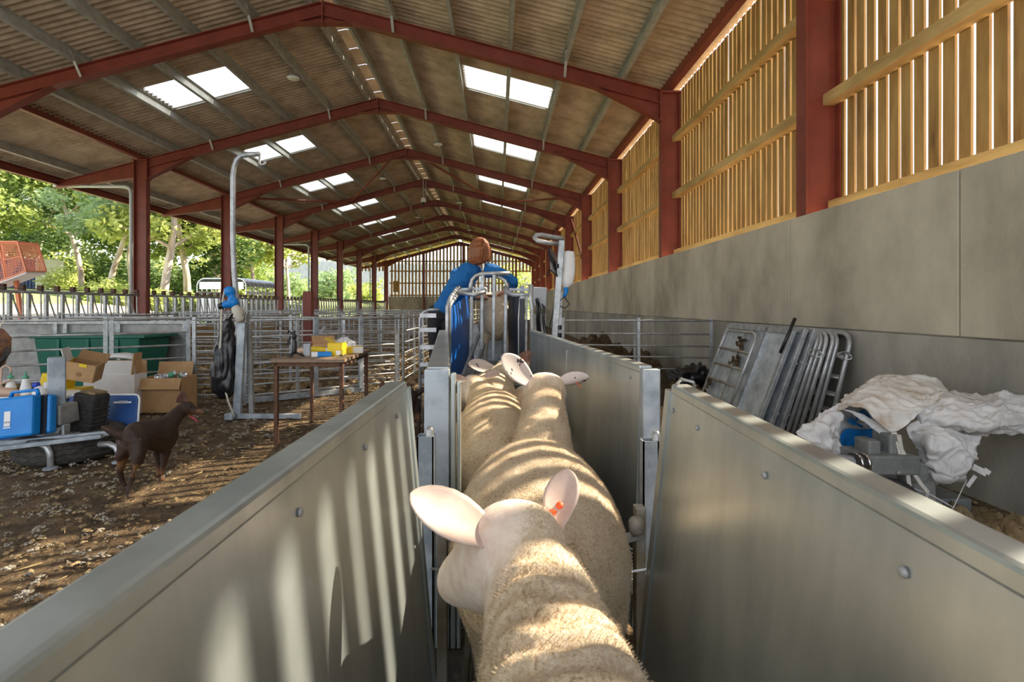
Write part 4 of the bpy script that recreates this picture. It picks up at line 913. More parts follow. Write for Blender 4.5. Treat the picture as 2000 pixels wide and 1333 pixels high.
# third sheep
sheep('third sheep, pressed to the dog-side panel with its face turned aside', (-.02, 2.6, 0),
      [(-.02,2.18,.47,.13,.15),(-.02,2.26,.48,.19,.21),(-.02,2.42,.50,.215,.255),(-.01,2.70,.50,.22,.262),(-.01,2.95,.50,.205,.255),(-.03,3.12,.49,.16,.21)],
      [(-.03,3.0,.55,.15,.17),(-.07,3.14,.63,.12,.13),(-.11,3.24,.68,.095,.10)],
      (-.135,3.27,.705), (-.55,.35,-.62),
      [((-.185,3.25,.755),(-.298,3.22,.785),(.1,-.7,.7),.030,.3,'ear_pink'), ((-.08,3.30,.77),(.02,3.36,.80),(.1,-.6,.7),.030,.3,'ear_pink')],
      voxel=.014, hair=40000, seed=5)
# fourth sheep
sheep('fourth sheep, its spotted ear and dark-lined ear standing before the crate', (-.02, 3.7, 0),
      [(-.05,3.30,.47,.12,.14),(-.05,3.38,.48,.17,.20),(-.05,3.52,.50,.195,.25),(-.04,3.75,.50,.20,.258),(-.02,3.95,.50,.18,.245),(.0,4.06,.49,.15,.20)],
      [(.0,3.95,.56,.14,.16),(.03,4.08,.64,.115,.12),(.06,4.16,.69,.095,.10)],
      (.065,4.18,.705), (.1,.9,-.35),
      [((-.02,4.16,.715),(-.225,4.06,.775),(.1,-.75,.55),.060,.3,'ear_spot'), ((.16,4.14,.74),(.275,4.06,.868),(-.3,-.7,.1),.048,.75,'ear_dark',.5,(.045,.0,-.008))],
      voxel=.016, hair=0, seed=7)
# fifth sheep, mostly hidden
sheep('fifth sheep, only its low back showing along the wall-side panel', (.26, 3.2, 0),
      [(.27,2.80,.44,.10,.12),(.27,2.88,.44,.13,.18),(.27,3.02,.46,.15,.225),(.25,3.25,.46,.15,.235),(.22,3.45,.46,.14,.22),(.21,3.55,.46,.12,.18)],
      [(.21,3.48,.50,.11,.13),(.20,3.60,.55,.09,.10),(.20,3.70,.56,.08,.085)],
      (.20,3.73,.56), (.0,.75,-.6),
      [((.12,3.71,.60),(.03,3.69,.60),(0,-.5,.8),.03,.3), ((.28,3.71,.60),(.33,3.69,.60),(0,-.5,.8),.03,.3)], voxel=.017, hair=0, seed=9)
# sheep inside the crate
sheep('sheep standing inside the weigh crate behind the barred gate', (.0, 5.9, .55),
      [(.0,5.56,1.05,.12,.14),(.0,5.64,1.06,.16,.20),(.0,5.76,1.08,.185,.25),(.0,5.92,1.09,.19,.255),(.0,6.08,1.09,.175,.245),(.01,6.18,1.09,.14,.20)],
      [(.01,6.1,1.15,.13,.15),(.02,6.22,1.24,.105,.11),(.03,6.28,1.31,.09,.09)],
      (.03,6.29,1.33), (.0,.8,-.5),
      [((-.04,6.27,1.37),(-.12,6.25,1.38),(0,-.5,.8),.03,.3), ((.09,6.27,1.37),(.17,6.25,1.38),(0,-.5,.8),.03,.3)], voxel=.016, hair=0, z0=.55, seed=11)
# ================================================================ DOGS
def dog_mat():
    m = mat('dog_coat', (.024,.010,.005), (.052,.021,.010), 30, rough=.6, bump=.4, bscale=140, coords='Object'); n, l, b = nodes_of(m)
    src = b.inputs['Base Color'].links[0].from_socket; a = n.new('ShaderNodeAttribute'); a.attribute_name = 'tan'; w = n.new('ShaderNodeAttribute'); w.attribute_name = 'pale'
    m1 = n.new('ShaderNodeMix'); m1.data_type = 'RGBA'; l.new(a.outputs['Fac'], m1.inputs[0]); l.new(src, m1.inputs[6]); m1.inputs[7].default_value = (.19,.085,.03,1)
    m2 = n.new('ShaderNodeMix'); m2.data_type = 'RGBA'; l.new(w.outputs['Fac'], m2.inputs[0]); l.new(m1.outputs[2], m2.inputs[6]); m2.inputs[7].default_value = (.42,.35,.26,1); l.new(m2.outputs[2], b.inputs['Base Color'])
dog_mat()
def make_dog(label):
    L = V(-2.36, 3.5, 0); t = thing('dog', label, 'dog', L)
    w = lambda px, py, Y: W(px, py, Y)-L
    m = MB()
    m.loft([(w(250,860,3.32),.055,.07), (w(262,855,3.38),.082,.10), (w(280,850,3.47),.085,.098), (w(297,849,3.55),.082,.102), (w(315,850,3.63),.085,.125), (w(328,848,3.70),.075,.115), (w(336,842,3.74),.055,.08)], 16)
    m.loft([(w(325,838,3.67),.07,.085), (w(336,822,3.73),.056,.066), (w(347,809,3.79),.048,.056), (w(356,801,3.83),.046,.05)], 14)
    m.loft([(w(353,801,3.83),.045,.045), (w(361,796,3.84),.053,.050), (w(369,797,3.85),.048,.047), (w(377,801,3.855),.032,.033), (w(387,804,3.86),.024,.021), (w(396,806,3.86),.021,.019), (w(400,808,3.86),.013,.012)], 14)
    m.loft([(w(364,808,3.85),.03,.02), (w(373,815,3.855),.022,.013), (w(382,821,3.86),.016,.009), (w(387,824,3.86),.01,.007)], 10)       # lower jaw, mouth open
    m.loft([(w(244,852,3.33),.032,.034), (w(230,848,3.31),.029,.030), (w(214,840,3.29),.026,.026), (w(203,835,3.28),.018,.018), (w(197,833,3.27),.008,.008)], 10)
    m.loft([(w(266,862,3.38),.062,.095), (w(270,886,3.36),.048,.072), (w(268,905,3.33),.032,.045), (w(258,930,3.29),.020,.024), (w(254,950,3.28),.018,.02), (w(251,967,3.275),.018,.02), (w(252,973,3.265),.022,.017)], 12)
    m.loft([(w(246,866,3.36),.052,.08), (w(240,886,3.37),.040,.055), (w(238,903,3.38),.026,.034), (w(234,922,3.38),.018,.021), (w(239,942,3.40),.017,.018), (w(245,950,3.41),.020,.016)], 12)
    m.loft([(w(324,860,3.68),.045,.075), (w(323,884,3.67),.032,.042), (w(320,905,3.66),.022,.026), (w(316,925,3.655),.016,.018), (w(315,934,3.645),.018,.017), (w(318,939,3.63),.022,.013)], 12)
    m.loft([(w(312,860,3.70),.045,.07), (w(309,884,3.71),.03,.04), (w(310,903,3.71),.021,.024), (w(309,920,3.71),.016,.017), (w(309,930,3.70),.019,.014)], 12)
    me = organic(m, .0075, 7, .5); c = co_of(me).astype(np.float64)
    def blob(ps): 
        v = np.zeros(len(c))
        for p, r in ps: v = np.maximum(v, sstep(r, r*.6, np.linalg.norm(c-np.array(p), axis=1)))
        return v
    tan = blob([(w(392,808,3.86),.05), (w(380,808,3.86),.045), (w(370,815,3.855),.045), (w(318,930,3.65),.075), (w(311,925,3.71),.07), (w(262,920,3.30),.05), (w(240,905,3.38),.06), (w(345,830,3.76),.03)])*(.5+.5*(np.sin(c[:,2]*70)>-.4))
    nz = np.array([noise.noise(Vector((v[0]*55, v[1]*55, v[2]*25))) for v in c]); set_attr(me, 'tan', tan); set_attr(me, 'pale', sstep(-.55,.0,nz)*blob([(w(264,868,3.25),.066), (w(254,872,3.26),.05), (w(269,886,3.26),.06)]))
    obj('body', me, 'dog_coat', t)
    for e0, e1, nn in ((w(358,786,3.83), w(358,763,3.83), (.6,-.7,0)), (w(352,787,3.87), w(355,766,3.88), (.6,-.7,0))):
        ear_mesh(e0, e1, nn, .030, .35, .004, True).build('ear', M['ear_dog'], t, smooth=True)
    MB().ell(w(401,806,3.86), (.012,.010,.010)).build('nose', 'eye', t, smooth=True); MB().ell(w(372,795,3.80), (.007,.007,.007)).build('eye', 'eye', t, smooth=True)
    MB().loft([(w(371,812,3.852),.014,.006), (w(380,818,3.85),.015,.005), (w(386,824,3.845),.010,.004)], 8).build('tongue', 'tongue', t, smooth=True)
    return t
mat('ear_dog', (.075,.030,.018), (.13,.055,.035), 20, rough=.7)
dog = make_dog('brown kelpie dog walking away with mouth open, beside the boxes')
# second dog hidden behind the near race panel, ears showing
e = W(358,763,3.83)-V(-2.36,3.5,0); rz = R(165); tgt = W(747,745,4.4)
d2 = dup_thing(dog, (0,0,0), rz, 'brown dog behind the race panel, only its pricked ears showing')
loc = tgt-Matrix.Rotation(rz,3,'Z')@e; d2.location = (loc.x, loc.y, 0)
# ================================================================ PERSON
T = V(-.62, 5.75, .47); t = thing('person', 'person with auburn hair in a blue long-sleeved top leaning over the weigh crate', 'person', T)
w = lambda px, py, Y: W(px, py, Y)-T
PY = 5.72
def limbs(k=0):
    torso = [(w(869,606,5.78),.165+k,.125+k), (w(878,588,5.76),.15+k,.115+k), (w(890,568,5.74),.15+k,.115+k), (w(905,547,5.70),.175+k,.125+k), (w(918,530,5.68),.180+k,.11+k), (w(930,519,5.67),.10+k,.075+k)]
    armR = [(w(950,527,5.66),.075+k,.085+k), (w(970,531,5.63),.062+k,.066+k), (w(990,540,5.62),.054+k,.058+k), (w(1002,549,5.64),.050+k,.050+k), (w(1003,559,5.72),.045+k,.045+k), (w(996,566,5.86),.038+k,.038+k), (w(985,570,6.0),.030+k,.030+k)]
    armL = [(w(893,534,5.70),.075+k,.08+k), (w(892,552,5.80),.056+k,.06+k), (w(902,572,5.92),.048+k,.05+k), (w(925,580,6.02),.038+k,.038+k), (w(945,580,6.08),.030+k,.030+k)]
    legs = [[(w(866,604,5.78)+V(s*.075,0,0),.10+k,.11+k), (V(s*.085-.0,.03,.50),.082+k,.085+k), (V(s*.09,.02,.36),.062+k,.065+k), (V(s*.09,.05,.18),.055+k,.06+k), (V(s*.09,.06,.06),.042+k,.045+k)] for s in (-1,1)]
    return torso, armR, armL, legs
to, aR, aL, lg = limbs(-.012)
b = MB(); b.loft(to, 16); b.loft(aR, 12); b.loft(aL, 12)
for q in lg: b.loft(q, 12)
for s in (-1, 1): b.loft([(V(s*.09,.06,.05),.042,.04), (V(s*.09,-.02+.1,.03),.045,.03), (V(s*.095,.17,.025),.04,.022)], 10)
hc = w(938,487,5.63); b.loft([(w(930,521,5.67),.055,.055), (w(934,508,5.65),.05,.052), (hc+V(0,.01,-.05),.06,.065)], 12)
b.ell(hc+V(.012,.015,.0), (.075,.092,.105)); b.ell(hc+V(.03,.075,-.055), (.045,.045,.05)); b.ell(hc+V(.035,.112,-.01), (.012,.02,.02))
for base, dr in ((aR[-1][0], V(-.5,.8,-.25)), (aL[-1][0], V(.8,.45,-.3))):       # hands: palm and five fingers
    dr = dr.normalized(); sd = dr.cross(V(0,0,1)).normalized(); pc = base+dr*.055
    b.loft([(base,.026,.022), (base+dr*.04,.038,.018), (base+dr*.085,.040,.014)], 10)
    for k, ln in enumerate((.062,.074,.078,.068)):
        q = base+dr*.085+sd*(.030-.02*k); b.loft([(q-dr*.01,.0085,.0085), (q+dr*ln*.5-V(0,0,.008),.0078,.0078), (q+dr*ln*.85-V(0,0,.026),.007,.007)], 8)
    q = base+dr*.03+sd*.034; b.loft([(q-sd*.012,.011,.011), (q+sd*.022+dr*.025,.009,.009), (q+sd*.026+dr*.052-V(0,0,.01),.0075,.0075)], 8)
obj('body', organic(b, .0085, 4, .5), 'skin', t)
to, aR, aL, lg = limbs(.0); c = MB(); c.loft(to, 18); c.loft(aR[:-1], 14); c.loft(aL[:-1], 14)
me = organic(c, .012, 6, .5); cc = co_of(me).astype(np.float64)
nn = np.empty(len(cc)*3, 'f'); me.vertices.foreach_get('normal', nn); nn = nn.reshape(-1,3)
dd = np.array([noise.fractal(Vector((v[0]*9+v[2]*7, v[1]*9, v[2]*5-v[0]*8)), 1, 2, 3)*.013+.004 for v in cc]); me.vertices.foreach_set('co', (cc+nn*dd[:,None]).astype('f').ravel()); me.update()
obj('shirt', me, 'blue_shirt', t)
c = MB(); c.loft([(w(866,598,5.78),.158,.12), (w(866,607,5.78),.168,.128), (w(865,622,5.78),.15,.125)], 16)
for q in lg: c.loft(q, 14)
obj('trousers', organic(c, .013, 5, .5), 'trousers', t)
h = MB(); h.ell(hc+V(-.005,-.012,.03), (.108,.112,.10)); h.loft([(hc+V(-.008,-.03,.05),.105,.09), (hc+V(-.012,-.045,-.02),.118,.085), (hc+V(-.014,-.05,-.09),.124,.075), (hc+V(-.012,-.05,-.135),.118,.06), (hc+V(-.008,-.05,-.16),.09,.04)], 16)
h.loft([(hc+V(.0,-.06,.08),.045,.04), (hc+V(.0,-.13,.07),.045,.04), (hc+V(-.005,-.145,.0),.055,.04), (hc+V(-.01,-.135,-.09),.05,.035), (hc+V(-.01,-.115,-.16),.03,.02)], 12)   # ponytail
h.loft([(hc+V(.085,.02,.02),.03,.05), (hc+V(.10,.03,-.05),.026,.04), (hc+V(.10,.03,-.12),.014,.02)], 10)
me = organic(h, .009, 3, .5); cc = co_of(me).astype(np.float64); nn = np.empty(len(cc)*3, 'f'); me.vertices.foreach_get('normal', nn); nn = nn.reshape(-1,3)
dd = np.array([noise.noise(Vector((v[0]*70, v[1]*70, v[2]*6)))*.006 for v in cc]); me.vertices.foreach_set('co', (cc+nn*dd[:,None]).astype('f').ravel()); me.update()
obj('hair', me, 'hair', t)
g = MB().tube([hc+V(.085,-.03,.075), hc+V(.10,.0,.06), hc+V(.10,.03,.05)], .007, 6); g.build('sunglasses', 'black_plastic', t)
for s in (-1, 1):
    m = MB(); m.loft([(V(s*.09,.0,.035),.045,.035), (V(s*.09,.08,.035),.05,.035), (V(s*.095,.16,.028),.047,.026), (V(s*.095,.21,.02),.03,.018)], 12); m.loft([(V(s*.09,.04,.02),.045,.045), (V(s*.09,.045,.14),.055,.055)], 10); m.build('boot', 'black_rubber', t, smooth=True)
# ================================================================ CLUTTER ON THE OPEN SIDE
# sheeted gate and green tank behind the railed gate
t = thing('sheeted_gate', 'solid galvanised sheeted gate behind the green tank', 'gate', (-7.6, 7.75, 0))
MB().box(0, 2.9, 0, .02, .05, .97).build('sheet', 'galv_dull', t)
for z in (.98, .78, .10): MB().box(-.02, 2.92, -.04, .03, z-.025, z+.025).build('rail', 'galv', t, bevel=.004)
for x in (0, .95, 1.1, 1.9, 2.9): MB().box(x-.03, x+.03, -.045, .03, .0 if x != 1.9 else .78, 1.0).build('upright', 'galv', t, bevel=.004)
t = thing('green_tank', 'dark green plastic tank standing behind the railed gate', 'tank', (-6.3, 6.95, 0))
m = MB(); m.hexa([(.08,.08,0),(1.35,.08,0),(1.35,.6,0),(.08,.6,0)], [(0,0,.80),(1.45,0,.80),(1.45,.68,.80),(0,.68,.80)]); m.build('body', 'green_tank', t, bevel=.03)
MB().box(-.03,1.54,-.03,.71,.79,.835).build('rim', 'green_tank', t, bevel=.008)
for x in (.35,.75,1.15): MB().box(x-.02,x+.02,-.01,.06,.1,.78).build('rib', 'green_tank', t)
# tyre with galvanised stand
Q = V(-3.50, 4.22, 0); t = thing('tyre', 'big worn tyre lying flat under the galvanised stand', 'tyre', Q)
pr = [(.20,.02),(.30,.0),(.345,.015),(.365,.05),(.365,.17),(.345,.21),(.30,.225),(.20,.205),(.19,.17),(.19,.05)]
m = MB(); n = 40
for r, z in pr:
    for k in range(n): a = 2*math.pi*k/n; m.v.append((r*math.cos(a), r*math.sin(a), z))
m.f = [(i*n+k, i*n+(k+1)%n, ((i+1)%10)*n+(k+1)%n, ((i+1)%10)*n+k) for i in range(10) for k in range(n)]; m.build('casing', 'tyre', t, smooth=True)
for z in (.055,.095,.135,.172):
    m = MB(); m.tube([V(.368*math.cos(a), .368*math.sin(a), z+.005*math.sin(k*2.1)) for k, a in ((k, 2*math.pi*k/90) for k in range(91))], .007, 4, caps=False); m.build('tread_rib', 'tyre', t)
Q = V(-3.5, 4.0, 0); t = thing('galvanised_stand', 'galvanised stand with a thick square post and bent tube feet', 'stand', Q); w = lambda x, y, Y: W(x, y, Y)-Q
MB().bar(w(-60,872,3.82), w(215,846,4.02), .05, .035).build('rail', 'galv_post', t, bevel=.004); MB().bar(w(-60,884,3.72), w(200,852,3.92), .05, .03).build('rail', 'galv_post', t, bevel=.004)
for px, Y in ((88, 3.86), (222, 4.02)):
    MB().tube([w(px-28,868,Y), w(px-8,868,Y), w(px+4,874,Y), w(px+10,886,Y), V(w(px+11,890,Y).x, w(px,890,Y).y, .01)], .022, 10).build('bent_foot', 'galv_tube', t, smooth=True)
    q = w(px+11,890,Y); MB().lathe([(.05,.0),(.05,.012),(.03,.02)], 14, (q.x, q.y, 0)).build('foot_pad', 'galv_post', t)
p = w(111,790,4.1); MB().obox((p.x,p.y,.62), (.112,.112,.40), Matrix.Rotation(R(38),3,'Z')).build('post', 'galv_post', t, bevel=.006)
MB().hexa([(p.x-.11,p.y-.10,.29),(p.x+.11,p.y-.10,.29),(p.x+.11,p.y+.1,.29),(p.x-.11,p.y+.1,.29)], [(p.x-.10,p.y-.09,.45),(p.x+.10,p.y-.09,.45),(p.x+.10,p.y+.09,.45),(p.x-.10,p.y+.09,.45)]).build('collar', 'galv_dull', t, bevel=.012)
MB().box(p.x-.06,p.x+.06,p.y-.06,p.y+.06,.0,.30).build('lower_post', 'galv_dull', t, bevel=.008); MB().box(p.x-.10,p.x+.15,p.y-.11,p.y+.05,.20,.212).box(p.x+.13,p.x+.15,p.y-.11,p.y-.05,.2,.30).build('bracket', 'galv', t, bevel=.004)
MB().lathe([(.02,-.02),(.02,.02)], 10, (p.x+.1,p.y-.1,.26), Matrix.Rotation(R(90),3,'X')).build('bolt', 'galv_tube', t)
# blue carry case
q = W(40,814,3.86); t = thing('tool_case', 'bright blue hard plastic carry case with a white label', 'case', q, R(4)); rt = Matrix.Rotation(R(-6),3,'Y')@Matrix.Rotation(R(-10),3,'X')
MB().obox(rt@V(-.03,0,0), (.30,.09,.30), rt).build('base_shell', 'blue_case', t, bevel=.018); MB().obox(rt@V(.02,.085,0), (.31,.075,.295), rt).build('lid_shell', 'blue_case', t, bevel=.018)
MB().obox(rt@V(-.0,.045,0), (.306,.008,.296), rt).build('seam', 'black_plastic', t)
MB().tube([rt@V(-.10,.03,.15), rt@V(-.09,.03,.19), rt@V(.09,.03,.19), rt@V(.10,.03,.15)], .014, 8).build('handle', 'blue_case', t, smooth=True)
lb = MB().obox(rt@V(-.055,-.047,-.01), (.045,.003,.11), rt).build('label', 'white_plastic', t, bevel=.001)
for k in range(5): MB().obox(rt@V(-.07+.008*k,-.0495,-.035), (.0045,.002,.014), rt).build('label_print', 'grey_box', lb)
MB().obox(rt@V(-.055,-.047,-.075), (.05,.003,.008), rt).build('label_strip', 'white_plastic', t)
# cool boxes
t = thing('navy_board', 'navy blue board with a white rim and a clipped thermometer, leaning behind the dog', 'board', (-3.80, 4.42, 0), R(3))
m = MB(); m.hexa([(.0,.0,.0),(.66,.0,.0),(.66,.035,.0),(.0,.035,.0)], [(.02,.12,.43),(.60,.12,.43),(.60,.155,.43),(.02,.155,.43)]); m.build('board', 'navy', t, bevel=.006)
MB().tube([(.655,.022,.02),(.618,.12,.40),(.60,.13,.428),(.57,.135,.436),(.05,.135,.436),(.02,.13,.42)], .009, 8).build('rim', 'white_plastic', t, smooth=True)
o = MB().obox((.49,.092,.375), (.15,.008,.014), Matrix.Rotation(R(-15),3,'X')).build('thermometer', 'white_plastic', t); MB().obox((.50,.086,.378), (.07,.008,.024), Matrix.Rotation(R(-15),3,'X')).build('display', 'grey_box', o)
t = thing('cool_box', 'navy blue cool box under the bottles at the picture edge', 'cool box', (-4.75, 4.50, 0))
MB().box(0,.9,0,.38,0,.40).build('body', 'navy', t, bevel=.02); MB().box(-.01,.91,-.012,.39,.40,.43).build('lid', 'white_plastic', t, bevel=.008)
def bottle(px, label, Y=4.6, h=.15, r=.042, hose=False):
    q = W(px,770,Y); t = thing('squeeze_bottle', label, 'bottle', (q.x, q.y, .432), group='green-capped bottles on the cool box')
    MB().lathe([(r*.95,0),(r,.01),(r*.98,h*.35),(r*.55,h*.9),(r*.4,h)], 16).build('bottle', 'white_plastic', t, smooth=True)
    MB().lathe([(r*.55,h*.97),(r*.55,h*1.12),(r*.25,h*1.15),(r*.15,h*1.4)], 12).build('cap', M['cap_green'], t, smooth=True)
    if hose: MB().tube([(0,0,h*1.3),(.0,0,h*1.6),(-.04,0,h*1.75),(-.08,0,h*1.6),(-.09,0,h*.9),(-.05,-.04,h*.7),(.05,-.05,h*.95)], .008, 8).build('hose', 'hose', t, smooth=True)
mat('cap_green', (.10,.36,.22), rough=.5)
bottle(50, 'white squeeze bottle with green nozzle, standing alone on the cool box'); bottle(21, 'white squeeze bottle with green cap and pink hose', hose=True); bottle(-6, 'white bottle half out of the picture beside the pink hose')
q = W(77,772,4.6); t = thing('jug', 'low white plastic jug with a blue cap', 'jug', (q.x, q.y, .432)); MB().lathe([(.05,0),(.055,.02),(.05,.05),(.025,.075),(.02,.08)], 14).build('body', 'white_plastic', t, smooth=True); MB().lathe([(.024,-.02),(.024,.02)], 12, (-.02,-.01,.088), Matrix.Rotation(R(80),3,'Y')).build('cap', M['cap_blue'] if 'cap_blue' in M else mat('cap_blue', (.01,.05,.45), rough=.4), t)
MB().lathe([(.022,.05),(.022,.10),(.016,.11)], 12, (.045,.02,0)).build('neck', 'white_plastic', t, smooth=True)
q = W(5,775,4.56); o = MB().loft([(V(-.16,0,.03),.05,.03), (V(-.05,0,.04),.07,.04), (V(.08,.0,.035),.06,.035), (V(.15,0,.02),.03,.018)], 14).build('rubber_glove_bundle', 'hose', None, smooth=True); o.location = (q.x, q.y-.0, .43); tag(o, 'pinkish bundle of tubing lying on the cool box', 'tubing')
# black ribbed canister
q = W(166,842,4.30); t = thing('ribbed_canister', 'black ribbed plastic canister leaning beside the square post', 'canister', (q.x, q.y, .06), R(-6)); rt = Matrix.Rotation(R(9),3,'Y')
MB().obox(rt@V(0,0,.22), (.20,.17,.46), rt).build('body', 'black_rubber', t, bevel=.025)
for k in range(9): MB().obox(rt@V(0,0,.05+k*.035), (.208,.178,.012), rt).build('rib', 'black_rubber', t, bevel=.004)
MB().obox(rt@V(.01,0,.458), (.14,.12,.02), rt).build('dusty_top', 'soil_light', t, bevel=.004)
# yellow cartons
q = W(118,790,4.98); t = thing('yellow_carton', 'yellow carton half hidden behind the square post', 'box', (q.x-.05, q.y, 0)); rt = Matrix.Rotation(R(14),3,'Y')
MB().box(-.16,.22,0,.2,0,.42).build('body', 'yellow', t, bevel=.004); MB().obox((-.06,.1,.47), (.22,.16,.16), rt).build('tilted_flap', 'yellow', t, bevel=.004)
q = W(155,722,4.98); t = thing('open_carton', 'open brown carton with a yellow side, tilted on top of the yellow carton', 'box', q); rt = Matrix.Rotation(R(14),3,'Y')@Matrix.Rotation(R(18),3,'Z')
MB().obox(rt@V(.03,-.10,0), (.26,.012,.17), rt).build('front', 'cardboard', t); MB().obox(rt@V(-.10,0,0), (.012,.2,.17), rt).build('side', 'yellow', t); MB().obox(rt@V(.16,0,0), (.012,.2,.17), rt).build('side', 'cardboard', t); MB().obox(rt@V(.03,.10,0), (.26,.012,.17), rt).build('back', 'cardboard_dark', t); MB().obox(rt@V(.03,0,-.08), (.26,.2,.01), rt).build('bottom', 'cardboard', t)
MB().obox(rt@V(.05,.13,.12), (.25,.10,.008), rt@Matrix.Rotation(R(50),3,'X')).build('flap', 'cardboard_dark', t); MB().obox(rt@V(-.12,-.02,.13), (.008,.16,.13), rt@Matrix.Rotation(R(-25),3,'Y')).build('flap', 'white_card', t); MB().obox(rt@V(.06,-.108,.07), (.06,.008,.03), rt).build('yellow_tape', 'yellow', t)
MB().lathe([(.022,-.002),(.022,.002)], 16, rt@V(.04,-.109,-.02), rt@Matrix.Rotation(R(90),3,'X')).build('hand_hole', 'cardboard_dark', t); MB().obox(rt@V(-.109,.0,.0), (.004,.04,.035), rt).build('mark', 'cardboard_dark', t)
# white carton, cardboard box with cans
q = W(180,810,5.75); t = thing('white_carton', 'tall white cardboard carton leaning at the railed gate', 'box', (-4.62, 5.72, 0), R(2))
MB().box(0,.56,0,.22,0,.455).build('body', 'white_card', t, bevel=.004); MB().obox((.275,.02,.535), (.545,.012,.16), Matrix.Rotation(R(8),3,'X')).build('raised_flap', 'white_card', t); MB().box(0,.56,.2,.22,.45,.6).build('back_flap', 'cardboard', t); MB().obox((.545,.06,.58), (.012,.14,.24), Matrix.Rotation(R(6),3,'Y')).build('side_flap', 'cardboard', t)
MB().box(.05,.10,-.004,0,.22,.25).box(.06,.11,-.004,0,.30,.31).build('print', 'orange', t)
t = thing('white_tray', 'white rounded plastic tray lying on the white carton', 'tray', (-4.40, 5.98, .56)); m = MB(); m.loft([(V(-.19,0,.05),.05,.02), (V(-.1,0,.085),.12,.03), (V(.03,0,.095),.14,.03), (V(.14,0,.08),.11,.03), (V(.21,0,.05),.05,.02)], 16); m.build('tray', 'white_plastic', t, smooth=True); MB().box(-.02,.02,-.02,.02,0,.08).build('stem', 'white_plastic', t)
t = thing('cardboard_box', 'open brown cardboard box full of empty cans', 'box', (-4.10, 5.86, 0), R(1)); t.scale = (.9,1,1)
for a, nm in (((0,.53,0,.01,0,.40),'front'), ((0,.53,.33,.34,0,.40),'back'), ((0,.01,0,.34,0,.40),'side'), ((.52,.53,0,.34,0,.40),'side'), ((0,.53,0,.34,0,.01),'bottom'), ((.01,.52,.01,.33,.25,.26),'inner_tray')): MB().box(*a).build(nm, 'cardboard', t)
MB().obox((.265,-.03,.34), (.56,.008,.13), Matrix.Rotation(R(-20),3,'X')).build('front_flap', 'cardboard', t); MB().obox((.23,.36,.475), (.46,.008,.16), Matrix.Rotation(R(-12),3,'X')).build('back_flap', 'cardboard', t)
cans = [((.17,.12,.40),(80,0,20)), ((.25,.14,.40),(85,0,-15)), ((.10,.2,.38),(70,0,60)), ((.33,.13,.425),(115,0,-65)), ((.46,.15,.42),(75,0,50)), ((.40,.24,.38),(85,0,10)), ((.2,.25,.37),(80,0,-40))]
for k, (p, rr) in enumerate(cans):
    rt = Matrix.Rotation(R(rr[2]),3,'Z')@Matrix.Rotation(R(rr[0]),3,'X'); c = thing('can', ['silver can lying nearest the front of the box', 'silver can next to the green-striped can', 'silver can at the box corner', 'white and green can propped up in the box', 'green-rimmed open can at the box edge', 'silver can under the propped can', 'silver can at the back of the box'][k], 'can', V(-4.10,5.86,0)+V(p[0]*.9,p[1],p[2]), 0, 'empty cans in the cardboard box')
    MB().lathe([(.030,-.055),(.034,-.05),(.034,.05),(.030,.055),(.028,.05)], 16, M=rt).build('tin', 'alu', c, smooth=True); MB().lathe([(.0345,-.03),(.0345,.03)], 16, M=rt).build('wrapper', M['cap_green'] if k in (3,4) else 'white_plastic', c, smooth=True)
# bag hanging at the picture edge
q = W(-4,690,5.3); t = thing('hanging_bag', 'dark brown and tan leather bag hanging at the picture edge', 'bag', q); m = MB(); m.loft([(V(0,0,.24),.05,.04), (V(.02,0,.16),.11,.06), (V(0,0,.02),.12,.08), (V(-.03,0,-.10),.10,.07), (V(-.08,0,-.16),.05,.04)], 16); obj('pouch', organic(m, .012, 3), 'rust', t); MB().tube([(-.08,-.09,-.12),(.0,-.10,-.02),(.08,-.07,.06)], .018, 8).build('tan_strip', 'cardboard', t, smooth=True); MB().tube([(-.02,-.03,-.17),(.11,-.04,-.04),(.13,-.02,.06)], .022, 8).build('black_strap', 'black_rubber', t, smooth=True)
MB().tube([(0,0,.22),(-.02,.05,.30),(-.04,.12,.335)], .006, 6).build('hanging_cord', 'cord', t)
# ---- hook stand with clipping machine and black sack
Q = V(-2.82, 5.6, 0); t = thing('shearing_stand', 'tall galvanised stand with a curved hook arm at the pen corner', 'stand', Q); w = lambda x, y, Y=5.6: W(x, y, Y)-Q
MB().bar(V(w(463,818).x,0,.0), w(474,618), .085, .05, up=(0,1,0)).build('lower_post', 'galv_post', t, bevel=.006); MB().bar(V(w(482,818).x,.12,.0), w(486,632,5.72), .05, .05, up=(0,1,0)).build('rear_post', 'galv_dull', t, bevel=.004)
pts = [w(466,610), w(463,592), w(458,540), w(455,470), w(455,400), w(455,345), w(457,328), w(462,313), w(471,305), w(484,302), w(507,301)]
MB().tube(pts, .028, 10).build('hook_arm', 'galv', t, smooth=True); MB().tube([w(507,300), w(507,318), w(510,322), w(516,321), w(518,316)], .014, 8).build('hook', 'galv_tube', t, smooth=True)
MB().box(w(463,0).x-.09, w(463,0).x+.0, -.1,.12,0,.07).build('foot_block', 'galv_post', t, bevel=.006); MB().box(w(466,0).x, w(588,0).x, -.03,.03,.0,.05).build('foot_bar', 'galv_post', t, bevel=.004)
MB().obox(w(474,622), (.12,.09,.10)).build('clamp', 'galv_dull', t, bevel=.01)
q = W(452,585,5.52); t = thing('clipping_machine', 'blue shearing motor hung on the galvanised stand', 'shearing motor', q); w2 = lambda x, y, Y=5.52: W(x, y, Y)-q
m = MB(); m.loft([(w2(446,563),.05,.05), (w2(449,572),.058,.055), (w2(455,588),.055,.055), (w2(459,596),.045,.045)], 14); m.loft([(w2(458,592),.05,.05), (w2(446,594),.045,.045), (w2(436,597),.035,.035)], 14); obj('motor', organic(m, .01, 3), 'blue_case', t)
